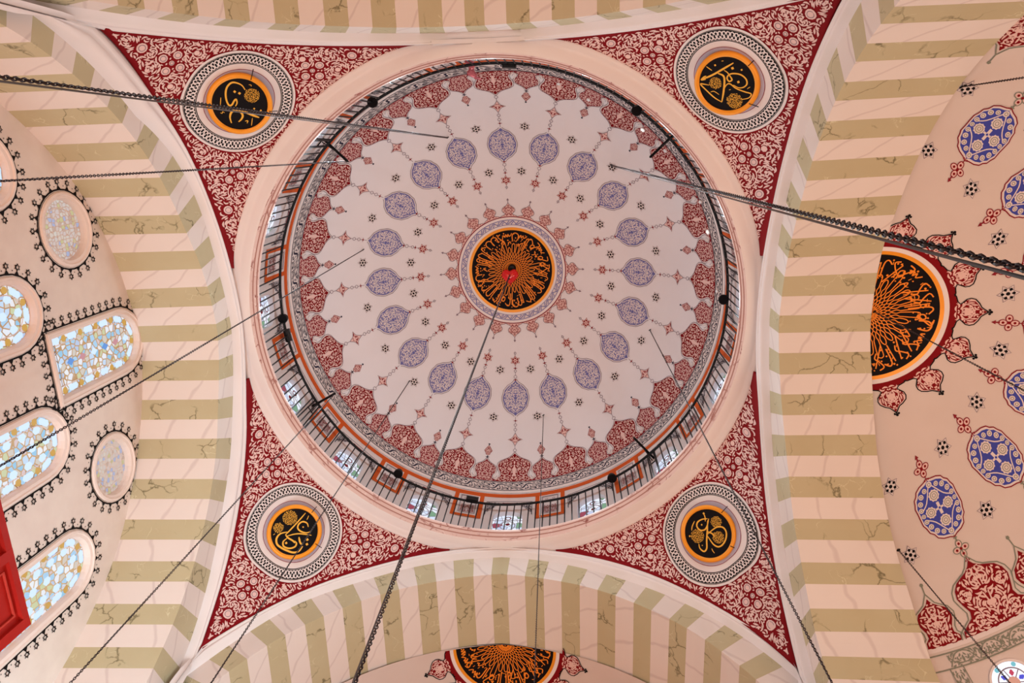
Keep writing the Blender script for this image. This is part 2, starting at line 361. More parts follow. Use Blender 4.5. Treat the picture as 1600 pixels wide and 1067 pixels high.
for s in 'LRBT':
    mb=MB(); d=b; d2=b+WD[s]
    I=[curve(s,'I',math.radians(t)) for t in ths]; O=[curve(s,'O',math.radians(t)) for t in ths]
    F=[curve(s,'F',math.radians(t)) for t in ths]; Rr=[curve(s,'R',math.radians(t)) for t in ths]
    k=lambda i,j: 'green' if isgreen((ths[i]+ths[i+1])/2) else 'pale'
    ND=5
    mb.grid([[place(s,I[i][0]+(F[i][0]-I[i][0])*q/ND,d+(d2-d)*q/ND,I[i][1]+(F[i][1]-I[i][1])*q/ND) for q in range(ND+1)] for i in range(len(ths))],k)
    mb.grid([[place(s,I[i][0]+(O[i][0]-I[i][0])*q/2,d,I[i][1]+(O[i][1]-I[i][1])*q/2) for q in range(3)] for i in range(len(ths))],k)
    # piers down from the springing, still striped
    for sg,i in ((1,0),(-1,-1)):
        l,z=I[i]; lf=F[i][0]; n=10
        for q in range(n):
            z0=z-(z+1.6)*q/n; z1=z-(z+1.6)*(q+1)/n; kk='green' if q%2 else 'pale'
            mb.face([place(s,l,d,z0),place(s,lf,d2,z0),place(s,lf,d2,z1),place(s,l,d,z1)],kk)
            mb.face([place(s,l,d,z0),place(s,sg*b,d,z0),place(s,sg*b,d,z1),place(s,l,d,z1)],kk)
    o=mb.build('arch_ceiling',smooth=False); tag(o,AL[s][0],AL[s][1],'great striped arches','structure')
    # moulding between the striped face and the painted pendentive
    mb=MB(); prof=[(0,0,0),(.08,.03,.0),(.3,.05,0),(.36,.10,0),(.5,.12,0),(.62,.09,0),(.68,.04,0),(.8,.06,0),(.9,.08,0),(1,.0,0),(1.4,-.25,0)]
    dense=[i for i in range(0,len(ths))]
    rows=[]
    for i in dense:
        row=[]
        for q,hh,_ in prof:
            l=O[i][0]+(Rr[i][0]-O[i][0])*q; z=O[i][1]+(Rr[i][1]-O[i][1])*q; dd=b+(b3-b)*q-hh*.6
            l=max(-dd,min(dd,l)) if abs(l)>b3-.05 else l
            row.append(place(s,l,dd,z))
        rows.append(row)
    mb.grid(rows,'trim')
    mo=mb.build('arch_moulding',o); 

# ------------------------------------------------------------ the four pendentives
QD=[(-1,-1),(1,-1),(1,1),(-1,1)]
def zred(side,lat):
    key=(side,round(lat,2))
    if key not in zred.c:
        lo,hi=(0,PI/2) if lat>=0 else (PI/2,PI)
        for _ in range(40):
            md=(lo+hi)/2; r=base(md,r3,e3)+devi('R'+side,md)
            if r*math.cos(md)>lat: lo=md
            else: hi=md
        zred.c[key]=zc+(base(lo,r3,e3)+devi('R'+side,lo))*math.sin(lo)
    return zred.c[key]
zred.c={}
TIP={}
def tipcorr(sx,sy):
    if (sx,sy) not in TIP:
        z1=zred('R' if sx>0 else 'L',sy*b3*.985); z2=zred('B' if sy>0 else 'T',sx*b3*.985)
        TIP[(sx,sy)]=(z1+z2)/2-zsph(b3*math.hypot(1,.985))
    return TIP[(sx,sy)]
RP=8.69; ZP=9.44; R0=6.0
def zsph(r): return ZP+math.sqrt(max(RP*RP-r*r,.01))
def pend(sx,sy,psi,r):
    """point on the pendentive towards corner (sx,sy): psi = angle from the diagonal, r = plan radius"""
    a=PI/4+psi; cx_,cy_=math.cos(a),math.sin(a)
    if cx_>=cy_:
        rb=b3/cx_; side='R' if sx>0 else 'L'; lat=sy*rb*cy_
    else:
        rb=b3/cy_; side='B' if sy>0 else 'T'; lat=sx*rb*cx_
    rb=max(rb,6.001); zb=zred(side,lat); corr=zb-zsph(rb)
    wq=min(1,abs(psi)/.10); wq=wq*wq*(3-2*wq); corr=corr*wq+tipcorr(sx,sy)*(1-wq)
    t=(r-R0)/(rb-R0) if rb>R0+.02 else 0
    z=zsph(r)+max(0,t)**3*corr
    return (sx*r*cx_,sy*r*cy_,z)
# local drawing coordinates: v = arc length down the sphere from the crown, u = arc across the diagonal
def pmap(sx,sy):
    flip=sx*sy
    def fn(u,v,h):
        r=(RP)*math.sin(v/RP); psi=u/max(r,.1)*flip
        x,y,z=pend(sx,sy,psi,r); nx,ny,nz=-x/RP,-y/RP,-(z-ZP)/RP
        return (x+nx*h,y+ny*h,z+nz*h)
    return fn
def p_inside(marg):
    def f(u,v):
        r=RP*np.sin(v/RP); psi=np.abs(u)/r
        x=r*np.cos(PI/4-psi)   # the larger of the two plan coordinates
        slack=marg*(1+2.2*np.clip((psi-.0)/.5,0,1)*0)
        return (r>6.03)&(x<b3-slack)&(psi<PI/4)
    return f
VC=RP*math.asin(6.87/RP); RB_=1.12   # roundel centre and radius of its painted surround
def p_full(u,v):
    ok=p_inside(.045)(u,v)
    return ok&((u*u+(v-VC)**2)>(RB_+.02)**2)
# flowers set symmetrically, as on the walls: a square group of four on each side of the diagonal and smaller ones at the tips
FL=[(1.40,VC-.68),(-1.40,VC-.68),(0,VC+1.58)]
def p_flowers():
    out=[];ctr=[]
    for fu,fv in FL:
        for du,dv in ((.15,.0),(-.15,0),(0,.15),(0,-.15)): ctr.append((fu+du*1.25,fv+dv*1.25,.085))
        ctr.append((fu,fv,.05))
    for u,v,r in [(2.2,VC-.90,.09),(-2.2,VC-.90,.09),(2.75,VC-1.06,.06),(-2.75,VC-1.06,.06),(0,VC+2.22,.10),(0,VC+2.62,.07)]: ctr.append((u,v,r))
    return ctr
fl=[f_ for f_ in p_flowers() if bool(p_inside(f_[2]+.05)(np.float64(f_[0]),np.float64(f_[1])))]
def p_free(u,v):
    ok=p_full(u,v)
    for fu,fv,r in fl: ok=ok&((u-fu)**2+(v-fv)**2>(r+.03)**2)
    return ok
SCR=arab(p_free,(-4.2,4.2,6.2,12.2),.036,5,spirals=9.5)
for fu,fv,r in fl:
    SCR+=disc(fu,fv,r,11)
PL=['pendentive with crimson scrollwork and the topmost left roundel, crossed by a bright chain',
    'pendentive with crimson scrollwork whose roundel has a long straight diagonal stroke, beside the blue medallion half dome',
    'pendentive with crimson scrollwork holding the roundel with entwined loops, near the lower right',
    'pendentive with crimson scrollwork next to the glass wall, its roundel crossed by a thin cable']
for (sx,sy),lb in zip(QD,PL):
    mb=MB(); rows=[]
    for i in range(161):
        psi=(-1+2*i/160)*(PI/4-math.radians(3)); a=PI/4+psi; rb=b3/max(math.cos(a),math.sin(a))
        rb=max(rb,R0+.005)
        rows.append([pend(sx,sy,psi,R0+(rb-R0)*j/28) for j in range(29)]+[tuple(c_+g_*o_ for c_,o_ in zip(pend(sx,sy,psi,rb-.001),(sx*math.cos(PI/4+psi),sy*math.sin(PI/4+psi),.15))) for g_ in (.04,.10)])
    mb.grid(rows,'red'); po=mb.build('pendentive_ceiling'); tag(po,lb,'pendentive','painted pendentives','structure')
    fn=pmap(sx,sy)
    mb=MB(); mb.faces2(SCR,fn,'stroke',.012)
    for fu,fv,r in fl: mb.faces2(ringp(fu,fv,r*.62,.012),fn,'line',.018)
    mb.build('scrollwork',po,False)
    # painted surround of the roundel: cream ring, black ring with a pale braid, cream ring, grey recess
    mb=MB(); n=96
    def ring(r0,r1,k,h): 
        m_=int((r1-r0)/.09)+1
        for j in range(m_):
            s0,s1=r0+(r1-r0)*j/m_,r0+(r1-r0)*(j+1)/m_
            for i in range(n):
                a,c=2*PI*i/n,2*PI*(i+1)/n
                mb.face([fn(q*math.cos(t),VC+q*math.sin(t),h) for q,t in ((s0,a),(s1,a),(s1,c),(s0,c))],k)
    ring(.0,1.12,'cream',.014); ring(.835,.85,'black',.02); ring(.86,1.055,'black',.02); ring(.70,.712,'redline',.02); ring(0,.70,'grey',.02)
    ring(1.062,1.072,'black',.02)
    nb=26
    for ph in (0,PI*2/3,PI*4/3):
        pts=[]
        for i in range(nb*8+1):
            t=2*PI*i/(nb*8); r=.957+.078*math.sin(nb*t+ph); pts.append((r*math.cos(t),VC+r*math.sin(t)))
        mb.faces2(ribbon(pts,.026),fn,'cream',.027)
    for i in range(nb*2):
        t=2*PI*(i+.5)/(nb*2); r=.957; mb.faces2(disc(r*math.cos(t),VC+r*math.sin(t),.026,4),fn,'black',.031)
    mb.build('braided_ring',po,False)

# ------------------------------------------------------------ cornice, drum wall with windows
mb=MB()
lathe(mb,[(6.16,15.80),(6.12,15.66),(6.04,15.645),(5.985,15.66),(5.95,15.70),(5.90,15.72),(5.86,15.70),(5.77,15.70),(5.70,15.68),(5.655,15.69)],'trim')
lathe(mb,[(5.655,15.69),(5.645,15.71),(5.64,15.82),(5.62,15.84),(5.615,15.97),(5.595,15.99),(5.59,16.10),(5.605,16.13),(6.02,16.13)],lambda i,j:'joint' if i in (2,4) else 'pink')
tag(mb.build('cornice_trim'),'ring cornice of white moulding and veined pink stone below the gallery railing','cornice',None,'structure')
ZW0,ZW1=16.11,18.45
def rw(z): return 5.90-.105*(z-16.58)/1.87
def wmap(ph0):
    def fn(u,v,h):   # u across (metres), v = height
        a=ph0+u/5.85; r=rw(v)-h; return (r*math.sin(a),-r*math.cos(a),v)
    return fn
WH,WZ0,WZS,WZT=.40,16.5,17.22,17.52    # window half width, sill, springing, crown
def wout(n=14,grow=0):
    p=[(-(WH+grow),WZ0-grow*.3)]
    for i in range(n+1):
        t=PI-PI*i/n; p.append(((WH+grow)*math.cos(t),WZS+(WZT-WZS+grow)*math.sin(t)))
    p.append((WH+grow,WZ0-grow*.3)); return p
WP=[PI*2*k/16+math.radians(-.2) for k in range(16)]
mb=MB(); hw=PI/16*5.85
for ph in WP:
    fn=wmap(ph); o1=wout()
    # rectangle points matched to the outline
    rect=[]
    for u,v in o1:
        if v<=WZ0+1e-6: rect.append((-hw if u<0 else hw,ZW0))
        else:
            t=math.atan2((v-17.0)*.55,u); c_,s_=math.cos(t),math.sin(t)
            k_=min(hw/max(abs(c_),1e-6),(ZW1-17.0)/max(s_,1e-6)); rect.append((c_*k_,17.0+max(s_*k_,0.02)))
    rect[1]=(-hw,17.05); rect[-2]=(hw,17.05)
    corner=[]
    for i in range(len(o1)-1):
        a,c=rect[i],rect[i+1]
        NS=4
        for j in range(NS):
            q0,q1=j/NS,(j+1)/NS
            L_=lambda p,q,t:(p[0]+(q[0]-p[0])*t,p[1]+(q[1]-p[1])*t)
            mb.face([fn(*L_(o1[i],a,q0),0),fn(*L_(o1[i+1],c,q0),0),fn(*L_(o1[i+1],c,q1),0),fn(*L_(o1[i],a,q1),0)],'cream')
        if (a[0]<-hw+1e-3 and c[1]>ZW1-1e-3) or (a[1]>ZW1-1e-3 and c[0]>hw-1e-3):
            cn=(-hw,ZW1) if a[0]<0 else (hw,ZW1); mb.face([fn(*a,0),fn(*c,0),fn(*cn,0)],'cream')
    mb.face([fn(-hw,ZW0,0),fn(hw,ZW0,0),fn(WH,WZ0,0),fn(-WH,WZ0,0)],'cream')
drum=mb.build('drum_wall',smooth=False); tag(drum,'cream drum wall below the dome, ringed by arched windows and orange frames','drum wall',None,'structure')
mb=MB()
for i in range(192):
    a0,a1=2*PI*i/192,2*PI*(i+1)/192; fn=wmap(0)
    mb.face([fn(a0*5.85,18.22,.008),fn(a1*5.85,18.22,.008),fn(a1*5.85,18.40,.008),fn(a0*5.85,18.40,.008)],'orange')
mb.build('orange_band',drum)
# orange frames between the windows, with a white fillet and a small scroll panel
def rectring(u0,u1,v0,v1,t): return [[(u0,v0),(u1,v0),(u1-t,v0+t),(u0+t,v0+t)],[(u1,v0),(u1,v1),(u1-t,v1-t),(u1-t,v0+t)],[(u1,v1),(u0,v1),(u0+t,v1-t),(u1-t,v1-t)],[(u0,v1),(u0,v0),(u0+t,v0+t),(u0+t,v1-t)]]
pf=wmap(PI/16+math.radians(-.2)); mb=MB(); fw=.42
mb.faces2(rectring(-fw,fw,17.07,18.30,.12),pf,'orange',.012)
mb.faces2(rectring(-fw+.12,fw-.12,17.19,18.18,.035),pf,'trim',.014)
mb.faces2(rectring(-fw+.19,fw-.19,17.27,18.12,.018),pf,'line',.014)
ins=lambda u,v:(np.abs(u)<.2)&(v>17.3)&(v<17.66)
mb.faces2(arab(ins,(-.2,.2,17.3,17.66),.024,3),pf,'redline',.016)
mb.faces2(ringp(0,17.88,.06,.015),pf,'line',.016)
for sg in (-1,1): mb.faces2(ringp(sg*.1,17.98,.035,.012),pf,'line',.016)
proto=mb.build('painted_frame',drum,False)
for k in range(1,16):
    o=proto.copy(); C.objects.link(o); o.parent=drum; o.rotation_euler=(0,0,2*PI*k/16)
# black scroll lunette frame painted over each window
mb=MB(); pf=wmap(math.radians(-.2)); 
sp=[]
for sg in (-1,1):
    tri=lambda u,v,sg=sg:(sg*u>.12)&(sg*u<.62)&(v<17.93)&(v>17.93-.5*np.clip((sg*u-.12)/.5,0,1)**1.8-.05)
    sp+=arab(tri,(-.64,.64,17.3,17.95),.022,8+sg,mirror=False)
mb.faces2(sp,pf,'ink',.012)
mb.faces2(ribbon([(-.64,17.3),(-.64,17.95),(.64,17.95),(.64,17.3)],.02),pf,'ink',.014)
mb.faces2(ribbon([(.64*math.cos(PI-PI*i/16),17.38+.5*math.sin(PI*i/16)) for i in range(17)],.014),pf,'ink',.014)
mb.faces2(ribbon([(-.2,17.9),(.2,17.9)],.03),pf,'redline',.015)
proto=mb.build('lunette_scroll',drum,False)
for k in range(1,16):
    o=proto.copy(); C.objects.link(o); o.parent=drum; o.rotation_euler=(0,0,2*PI*k/16)
M['drumglass']=stained('daylit_leaded_glass',4.6,[(236,242,255),(214,226,250),(236,240,255),(150,60,80),(226,236,255),(120,160,130),(240,244,255),(196,206,236)],(120,104,110),1.0,.035)
# window_1 .. window_16
M['white']=plain('white_painted_wood',(222,214,216),.6)
for k,ph in enumerate(WP):
    pf=wmap(0) ; mb=MB(); ou=wout(); 
    inn=wout()
    for i in range(len(ou)-1):
        mb.face([pf(*ou[i],0),pf(*ou[i+1],0),pf(*ou[i+1],-.16),pf(*ou[i],-.16)],'white')
    mb.face([pf(-WH,WZ0,0),pf(WH,WZ0,0),pf(WH,WZ0,-.16),pf(-WH,WZ0,-.16)],'white')
    fr=mb.build('window_%d'%(k+1)); fr.rotation_euler=(0,0,ph)
    tag(fr,'arched stained glass window in the drum below the dome','window','drum windows','structure')
    if k==0:
        mb=MB(); mb.face([pf(u,v,-.13) for u,v in ou],'drumglass'); gl=mb.build('pane',fr,False)
        mb=MB(); mb.faces2(ribbon([(-.4,17.22),(.4,17.22)],.03),pf,'grey',-.11); mb.faces2(ringp(0,17.0,.2,.03,16),pf,'grey',-.11)
        mb.faces2(disc(0,17.05,.06,8),pf,'redline',-.105); mb.faces2(ringp(0,17.34,.07,.03,10),pf,'redline',-.105)
        tr=mb.build('tracery',fr,False)
    else:
        for q in (gl,tr): o=q.copy(); C.objects.link(o); o.parent=fr

# ------------------------------------------------------------ dome
def dmap(ph0,al0):
    def fn(u,v,h):
        al=al0-v/Rs; ph=ph0+u/(Rs*max(math.sin(al),.02)); r=Rs-h
        return (r*math.sin(al)*math.sin(ph),-r*math.sin(al)*math.cos(ph),zs+r*math.cos(al))
    return fn
def dflat(x,y,h):
    q=math.hypot(x,y); al=q/Rs; r=Rs-h
    if q<1e-6: return (0,0,zs+r)
    return (r*math.sin(al)*x/q,r*math.sin(al)*y/q,zs+r*math.cos(al))
mb=MB(); AE=math.asin(RC/Rs)
lathe(mb,[(Rs*math.sin(AE*i/60),zs+Rs*math.cos(AE*i/60)) for i in range(61)],'domep',128)
dome=mb.build('dome_ceiling'); tag(dome,'great round painted dome over the central bay','dome',None,'structure')
def spin(o,angs,name=None):
    o.rotation_euler=(0,0,angs[0])
    for a in angs[1:]:
        c=o.copy(); C.objects.link(c); c.parent=o.parent; c.rotation_euler=(0,0,a)
K20=[PH+2*PI*k/20 for k in range(20)]; H20=[a+PI/20 for a in K20]
# scroll band
mb=MB(); fn=dmap(0,0)
def band(a0,a1,k,h,n=240,tgt=None):
    t=tgt or mb
    for i in range(n):
        p0,p1=2*PI*i/n,2*PI*(i+1)/n; q=[]
        for al,ph in ((a0,p0),(a1,p0),(a1,p1),(a0,p1)):
            r=Rs-h; q.append((r*math.sin(al)*math.sin(ph),-r*math.sin(al)*math.cos(ph),zs+r*math.cos(al)))
        t.face(q,k)
band(1.147,1.195,'cream',.006); band(1.145,1.1485,'ink',.012); band(1.193,1.197,'ink',.012); band(1.197,1.211,'trim',.01)
U=2*PI*math.sin(1.17)*Rs/44; bf=dmap(0,1.192); hh=.265
stem=[(U*i/12,hh*.5+hh*.27*math.sin(2*PI*i/12)) for i in range(13)]
pl=ribbon(stem,.026)
for cx_,cy_,sg in ((U*.25,hh*.30,1),(U*.75,hh*.70,-1)):
    pl+=ribbon([(cx_+.075*(.2+.8*t/9)*math.cos(sg*t*.75+.6),cy_+.07*(.2+.8*t/9)*math.sin(sg*t*.75+.6)) for t in range(10)],[.018+.02*math.sin(PI*i/9) for i in range(10)])
def bandfree(u,v):
    d=np.abs(v-(hh*.5+hh*.27*np.sin(2*PI*u/U)))
    return (d>.03)&(v>.012)&(v<hh-.012)&((u-U*.25)**2+(v-hh*.3)**2>.008)&((u-U*.75)**2+(v-hh*.7)**2>.008)
pl+=arab(bandfree,(0,U,0,hh),.03,77,mirror=False)
for k in range(44):
    for po in pl: mb.face([bf(u+k*U,v,.012) for u,v in po],'ink')
mb.build('scroll_band',dome,False)
# crimson border: continuous strip, big and small palmettes
A0=1.142
mb=MB(); band(A0-.016,A0,'redline',.006,160); 
mb.build('crimson_strip',dome,False)
sobig=[(.60,0),(.60,.05),(.52,.10),(.42,.15),(.385,.22),(.40,.33),(.455,.45),(.475,.56),(.455,.66),(.385,.74),(.27,.80),(.15,.86),(.05,.94),(0.0,1.0)]
small=[(.29,0),(.27,.07),(.21,.12),(.215,.20),(.275,.30),(.305,.40),(.285,.50),(.21,.58),(.11,.64),(.04,.70),(0,.76)]
def palm(half,s,seed,name,angs,base_k,grp):
    mb=MB(); pf=dmap(0,A0)
    mb.faces2(fillsym([(w_+.045,v if i else v) for i,(w_,v) in enumerate(half)][:-1]+[(0,half[-1][1]+.07)]),pf,'cream',.005)
    mb.faces2(ribbon(outline([(w_+.045,v) for w_,v in half[:-1]]+[(0,half[-1][1]+.07)]),.014),pf,'line',.012)
    mb.faces2(fillsym(half),pf,base_k,.009)
    mb.faces2(arab(inhalf(half,.012),(-.7,.7,0,1.1),s,seed),pf,'stroke',.014)
    mb.faces2(ribbon(outline(half),.012),pf,'redline',.016)
    if half is sobig:   # pale spine
        mb.faces2([[(-.03,.2),(.03,.2),(.05,.45),(-.05,.45)],[(-.05,.45),(.05,.45),(0,.62)]],pf,'stroke',.0155)
    o=mb.build(name,dome,False); spin(o,angs)
palm(sobig,.033,21,'crimson_palmette',K20,'red','')
palm(small,.028,22,'rose_palmette',H20,'redline','')
# cream hooks curling between the palmettes
mb=MB(); pf=dmap(0,A0)
for sg in (-1,1):
    hk=smooth([(sg*.53,.30),(sg*.575,.24),(sg*.60,.16),(sg*.56,.10),(sg*.50,.13),(sg*.47,.2)],4)
    mb.faces2(ribbon(hk,[.03+.05*math.sin(PI*i/(len(hk)-1)) for i in range(len(hk))]),pf,'cream',.019)
    mb.faces2(ribbon([(x+sg*.035,y) for x,y in hk],.01),pf,'line',.022)
o=mb.build('cream_hook',dome,False); spin(o,K20)
# finial above the small palmette
mb=MB(); 
dia=[(0,.90),(.055,.93),(.07,.99),(.12,1.06),(.07,1.14),(.04,1.19),(0,1.24)]
mb.faces2(fillsym(dia,2),pf,'stroke',.006); mb.faces2(ribbon(outline(dia),.014),pf,'redline',.012); mb.faces2(arab(inhalf(dia,.01),(-.12,.12,.9,1.24),.022,3),pf,'redline',.010)
mb.faces2(disc(0,.84,.035,6)+disc(0,1.29,.03,6)+ribbon([(0,.78),(0,.9)],.014)+ribbon([(-.06,.84),(.06,.84)],.014)+ribbon([(0,1.22),(0,1.3)],.01),pf,'ink',.01)
o=mb.build('rose_finial',dome,False); spin(o,H20)
# four-pointed lozenge and its chain of circles
mb=MB(); loz=[(0,1.27),(.03,1.33),(.07,1.41),(.12,1.45),(.225,1.49),(.12,1.53),(.07,1.58),(.03,1.66),(0,1.72)]
mb.faces2(fillsym(loz,4),pf,'stroke',.006); mb.faces2(ribbon(outline(loz),.015),pf,'line',.012)
lz=[(0,1.33),(.05,1.42),(.16,1.49),(.05,1.56),(0,1.65)]
mb.faces2(arab(inhalf(loz,.03),(-.2,.2,1.3,1.7),.036,5),pf,'redline',.010)
for v,r in ((1.12,.05),(1.83,.045),(1.99,.045)): mb.faces2(ringp(0,v,r,.014,10),pf,'line',.01)
mb.faces2(ribbon([(0,1.04),(0,1.08)],.012)+ribbon([(0,1.17),(0,1.27)],.012)+ribbon([(0,1.7),(0,1.79)],.012)+ribbon([(0,1.87),(0,1.95)],.012)+ribbon([(0,2.03),(0,2.26)],.012),pf,'line',.01)
mb.faces2(disc(0,2.13,.028,6)+ribbon([(-.06,2.13),(.06,2.13)],.014),pf,'redline',.012)
o=mb.build('crimson_lozenge',dome,False); spin(o,K20)
# blue medallions
med=[(0,0),(.04,.05),(.10,.09),(.20,.14),(.27,.22),(.335,.30),(.355,.40),(.385,.49),(.385,.60),(.355,.70),(.335,.80),(.27,.88),(.20,.96),(.10,1.02),(.04,1.07),(0,1.13)]
med=[(w_,v*1.02) for w_,v in med]
pm=dmap(0,.768); mb=MB()
mb.faces2(fillsym([(w_+.03,v) for w_,v in med]),pm,'cream',.005)
mb.faces2(ribbon(outline([(w_+.045,(v-.57)*1.06+.57) for w_,v in med]),.016),pm,'line',.012)
mb.faces2(ribbon(outline(med),.018),pm,'blue',.012)
mb.faces2(fillsym(med),pm,'blue',.009)
inner=[(w_*.86,(v-.576)*.86+.576) for w_,v in med]
mb.faces2(arab(inhalf(med,.022),(-.4,.4,0,1.16),.027,31,spirals=5.5),pm,'cream',.013)
mb.faces2(disc(0,.576,.05,8),pm,'blue',.018)
o=mb.build('blue_medallion',dome,False); spin(o,K20)
# pendant below the medallion, ending in a crimson flower
mb=MB(); pq=dmap(0,.585)
mb.faces2(ribbon([(0,0),(0,.10)],.012)+ribbon([(0,.2),(0,.30)],.012)+ribbon([(0,.38),(0,.56)],.012)+ringp(0,.15,.05,.014,10)+ringp(0,.34,.04,.014,10)+ringp(0,.92,.035,.014,8)+ribbon([(0,.84),(0,.99)],.01),pq,'line',.01)
mb.faces2(disc(0,.05,.03,6)+ribbon([(-.06,.05),(.06,.05)],.014)+disc(0,.43,.03,6)+ribbon([(-.06,.43),(.06,.43)],.014),pq,'redline',.013)
fp=[(.165*math.sin(2*PI*i/12) if i%2==0 else .09*math.sin(2*PI*i/12),.68+(.165 if i%2==0 else .09)*math.cos(2*PI*i/12)) for i in range(12)]
mb.faces2([[ (0,.68),fp[i],fp[(i+1)%12] ] for i in range(12)],pq,'stroke',.006); mb.faces2(loop(fp,.014),pq,'redline',.012)
for i in range(6): mb.faces2(disc(.075*math.sin(PI*i/3),.68+.075*math.cos(PI*i/3),.03,6),pq,'redline',.012)
mb.faces2(disc(0,.68,.02,6),pq,'redline',.014)
o=mb.build('flower_pendant',dome,False); spin(o,K20)
# six-pointed stars, two rings
def star(mbx,f,u,v,R,h=.008):
    p=[(u+(R if i%2==0 else R*.56)*math.sin(PI*i/6),v+(R if i%2==0 else R*.56)*math.cos(PI*i/6)) for i in range(12)]
    mbx.faces2([[(u,v),p[i],p[(i+1)%12]] for i in range(12)],f,'cream',h-.003); mbx.faces2(loop(p,R*.07),f,'line',h)
    for i in range(6):
        a=PI*i/3; mbx.faces2([[(u+R*.5*math.sin(a)+R*.2*math.sin(a+q),v+R*.5*math.cos(a)+R*.2*math.cos(a+q)) for q in (0,PI/2.2,PI,-PI/2.2)]],f,'black',h+.004)
    mbx.faces2(disc(u,v,R*.2,8),f,'black',h+.004)
for al in (.783,.527):
    mb=MB(); star(mb,dmap(0,al),0,0,.165); o=mb.build('six_pointed_star',dome,False); spin(o,H20)

# ------------------------------------------------------------ central gold and black inscription roundels
def calligraphy(seed,N=34):
    """radial interlace growing into a ring of tall strokes, loops, bowls and dots; unit disc"""
    rnd=random.Random(seed); S=[]; D=[]
    P=lambda r,a:(r*math.cos(a),r*math.sin(a))
    st=2*PI/N
    for k in range(N):
        a=k*st
        # crossing lattice round the middle
        for sg in (-1,1):
            S.append((smooth([P(.05,a),P(.10,a+sg*st*.5),P(.16,a),P(.22,a+sg*st*.5),P(.28,a),P(.33,a+sg*st*.42)],3),.013))
            S.append((smooth([P(.33,a+sg*st*.42),P(.40,a+sg*st*.16),P(.455,a+sg*st*.36)],3),.015))
        L=rnd.choice((.55,.62,.70,.52))
        S.append((smooth([P(.455,a-st*.36),P(L,a-st*.30),P(L+.045,a-st*.1),P(L+.045,a+st*.1),P(L,a+st*.30),P(.455,a+st*.36)],4),.016))
    n=30
    for k in range(n):
        a=2*PI*k/n+rnd.uniform(-.04,.04); q=2*PI/n; t=rnd.randrange(6); r0=rnd.uniform(.50,.6)
        if t in (0,1):   # paired uprights joined by a bowl
            S.append((smooth([P(r0,a-q*.25),P(.88,a-q*.22)],2),.019)); S.append((smooth([P(r0+.05,a+q*.05),P(.86,a+q*.08),P(.92,a+q*.35),P(.86,a+q*.75)],5),.022))
        elif t==2:       # eye loop with long tail
            S.append((smooth([P(.70,a),P(.76,a+q*.3),P(.83,a+q*.15),P(.80,a-q*.2),P(.72,a-q*.1),P(.84,a+q*.5),P(.93,a+q*.7),P(.95,a+q*.2)],5),.022))
        elif t==3:       # bowl
            S.append((smooth([P(.74,a-q*.3),P(.88,a-q*.35),P(.94,a),P(.90,a+q*.45),P(.76,a+q*.5)],5),.024))
        elif t==4:       # slanting straight stroke crossed by a curl
            S.append(([P(.55,a-q*.5),P(.90,a+q*.6)],.02)); S.append((smooth([P(.66,a+q*.3),P(.74,a+q*.55),P(.80,a+q*.2),P(.90,a-q*.1),P(.94,a+q*.3)],4),.021))
        else:            # toothed letter run along the rim
            S.append((smooth([P(.90,a-q*.5),P(.84,a-q*.35),P(.91,a-q*.2),P(.84,a-q*.05),P(.91,a+q*.1),P(.85,a+q*.3),P(.93,a+q*.6)],4),.021))
            S.append((smooth([P(.62,a-q*.2),P(.72,a+q*.25),P(.66,a+q*.45)],4),.019))
        for _ in range(5):
            rr,aa=rnd.uniform(.6,.96),a+rnd.uniform(-.5,.5)*q; D.append((P(rr,aa),rnd.uniform(.012,.02)))
        for _ in range(2):
            rr,aa=rnd.uniform(.6,.95),a+rnd.uniform(-.5,.5)*q; x,y=P(rr,aa); d=rnd.uniform(0,6.28); S.append(([(x,y),(x+.05*math.cos(d),y+.05*math.sin(d))],.012))
    return S,D
def rad_rings(mb,f,rings,h,n=96):
    for r0,r1,k,dh in rings:
        m_=max(1,int((r1-r0)/.18)+1)
        for j in range(m_):
            q0,q1=r0+(r1-r0)*j/m_,r0+(r1-r0)*(j+1)/m_
            for i in range(n):
                a,c=2*PI*i/n,2*PI*(i+1)/n
                mb.face([f(q*math.cos(t),q*math.sin(t),h+dh) for q,t in ((q0,a),(q1,a),(q1,c),(q0,c))],k)
def clip_ok(po,clip): return clip is None or all(clip(u,v) for u,v in po)
def inscription(mb,f,R,seed,h=.01,clip=None,N=34):
    S,D=calligraphy(seed,N)
    for i,(pts,w_) in enumerate(S):
        for po in ribbon([(x*R,y*R) for x,y in pts],w_*R):
            if clip_ok(po,clip): mb.face([f(u,v,h+.0006*(i%5)) for u,v in po],'amber')
    for (x,y),r in D:
        for po in disc(x*R,y*R,r*R,6):
            if clip_ok(po,clip): mb.face([f(u,v,h+.004) for u,v in po],'amber')
    for i in range(36):
        r=.02+.11*(i/36)**.5; a=i*2.4
        if i%1==0:
            for po in disc(r*R*math.cos(a),r*R*math.sin(a),.012*R,5):
                if clip_ok(po,clip): mb.face([f(u,v,h+.005) for u,v in po],'amber')
RO=.2225*Rs
mb=MB(); rad_rings(mb,dflat,[(0,.208*Rs,'black',.006),(.208*Rs,RO,'gold',.012),(RO,.235*Rs,'trim',.008)],0); inscription(mb,dflat,.206*Rs,11,.012)
mb.build('gold_inscription_roundel',dome,False)
mb=MB(); rad_rings(mb,dflat,[(.235*Rs,.262*Rs,'cream',.006),(.2345*Rs,.237*Rs,'blue',.012),(.260*Rs,.2635*Rs,'blue',.012),(.2635*Rs,.276*Rs,'trim',.008),(.276*Rs,.281*Rs,'redline',.009)],0)
nn=64
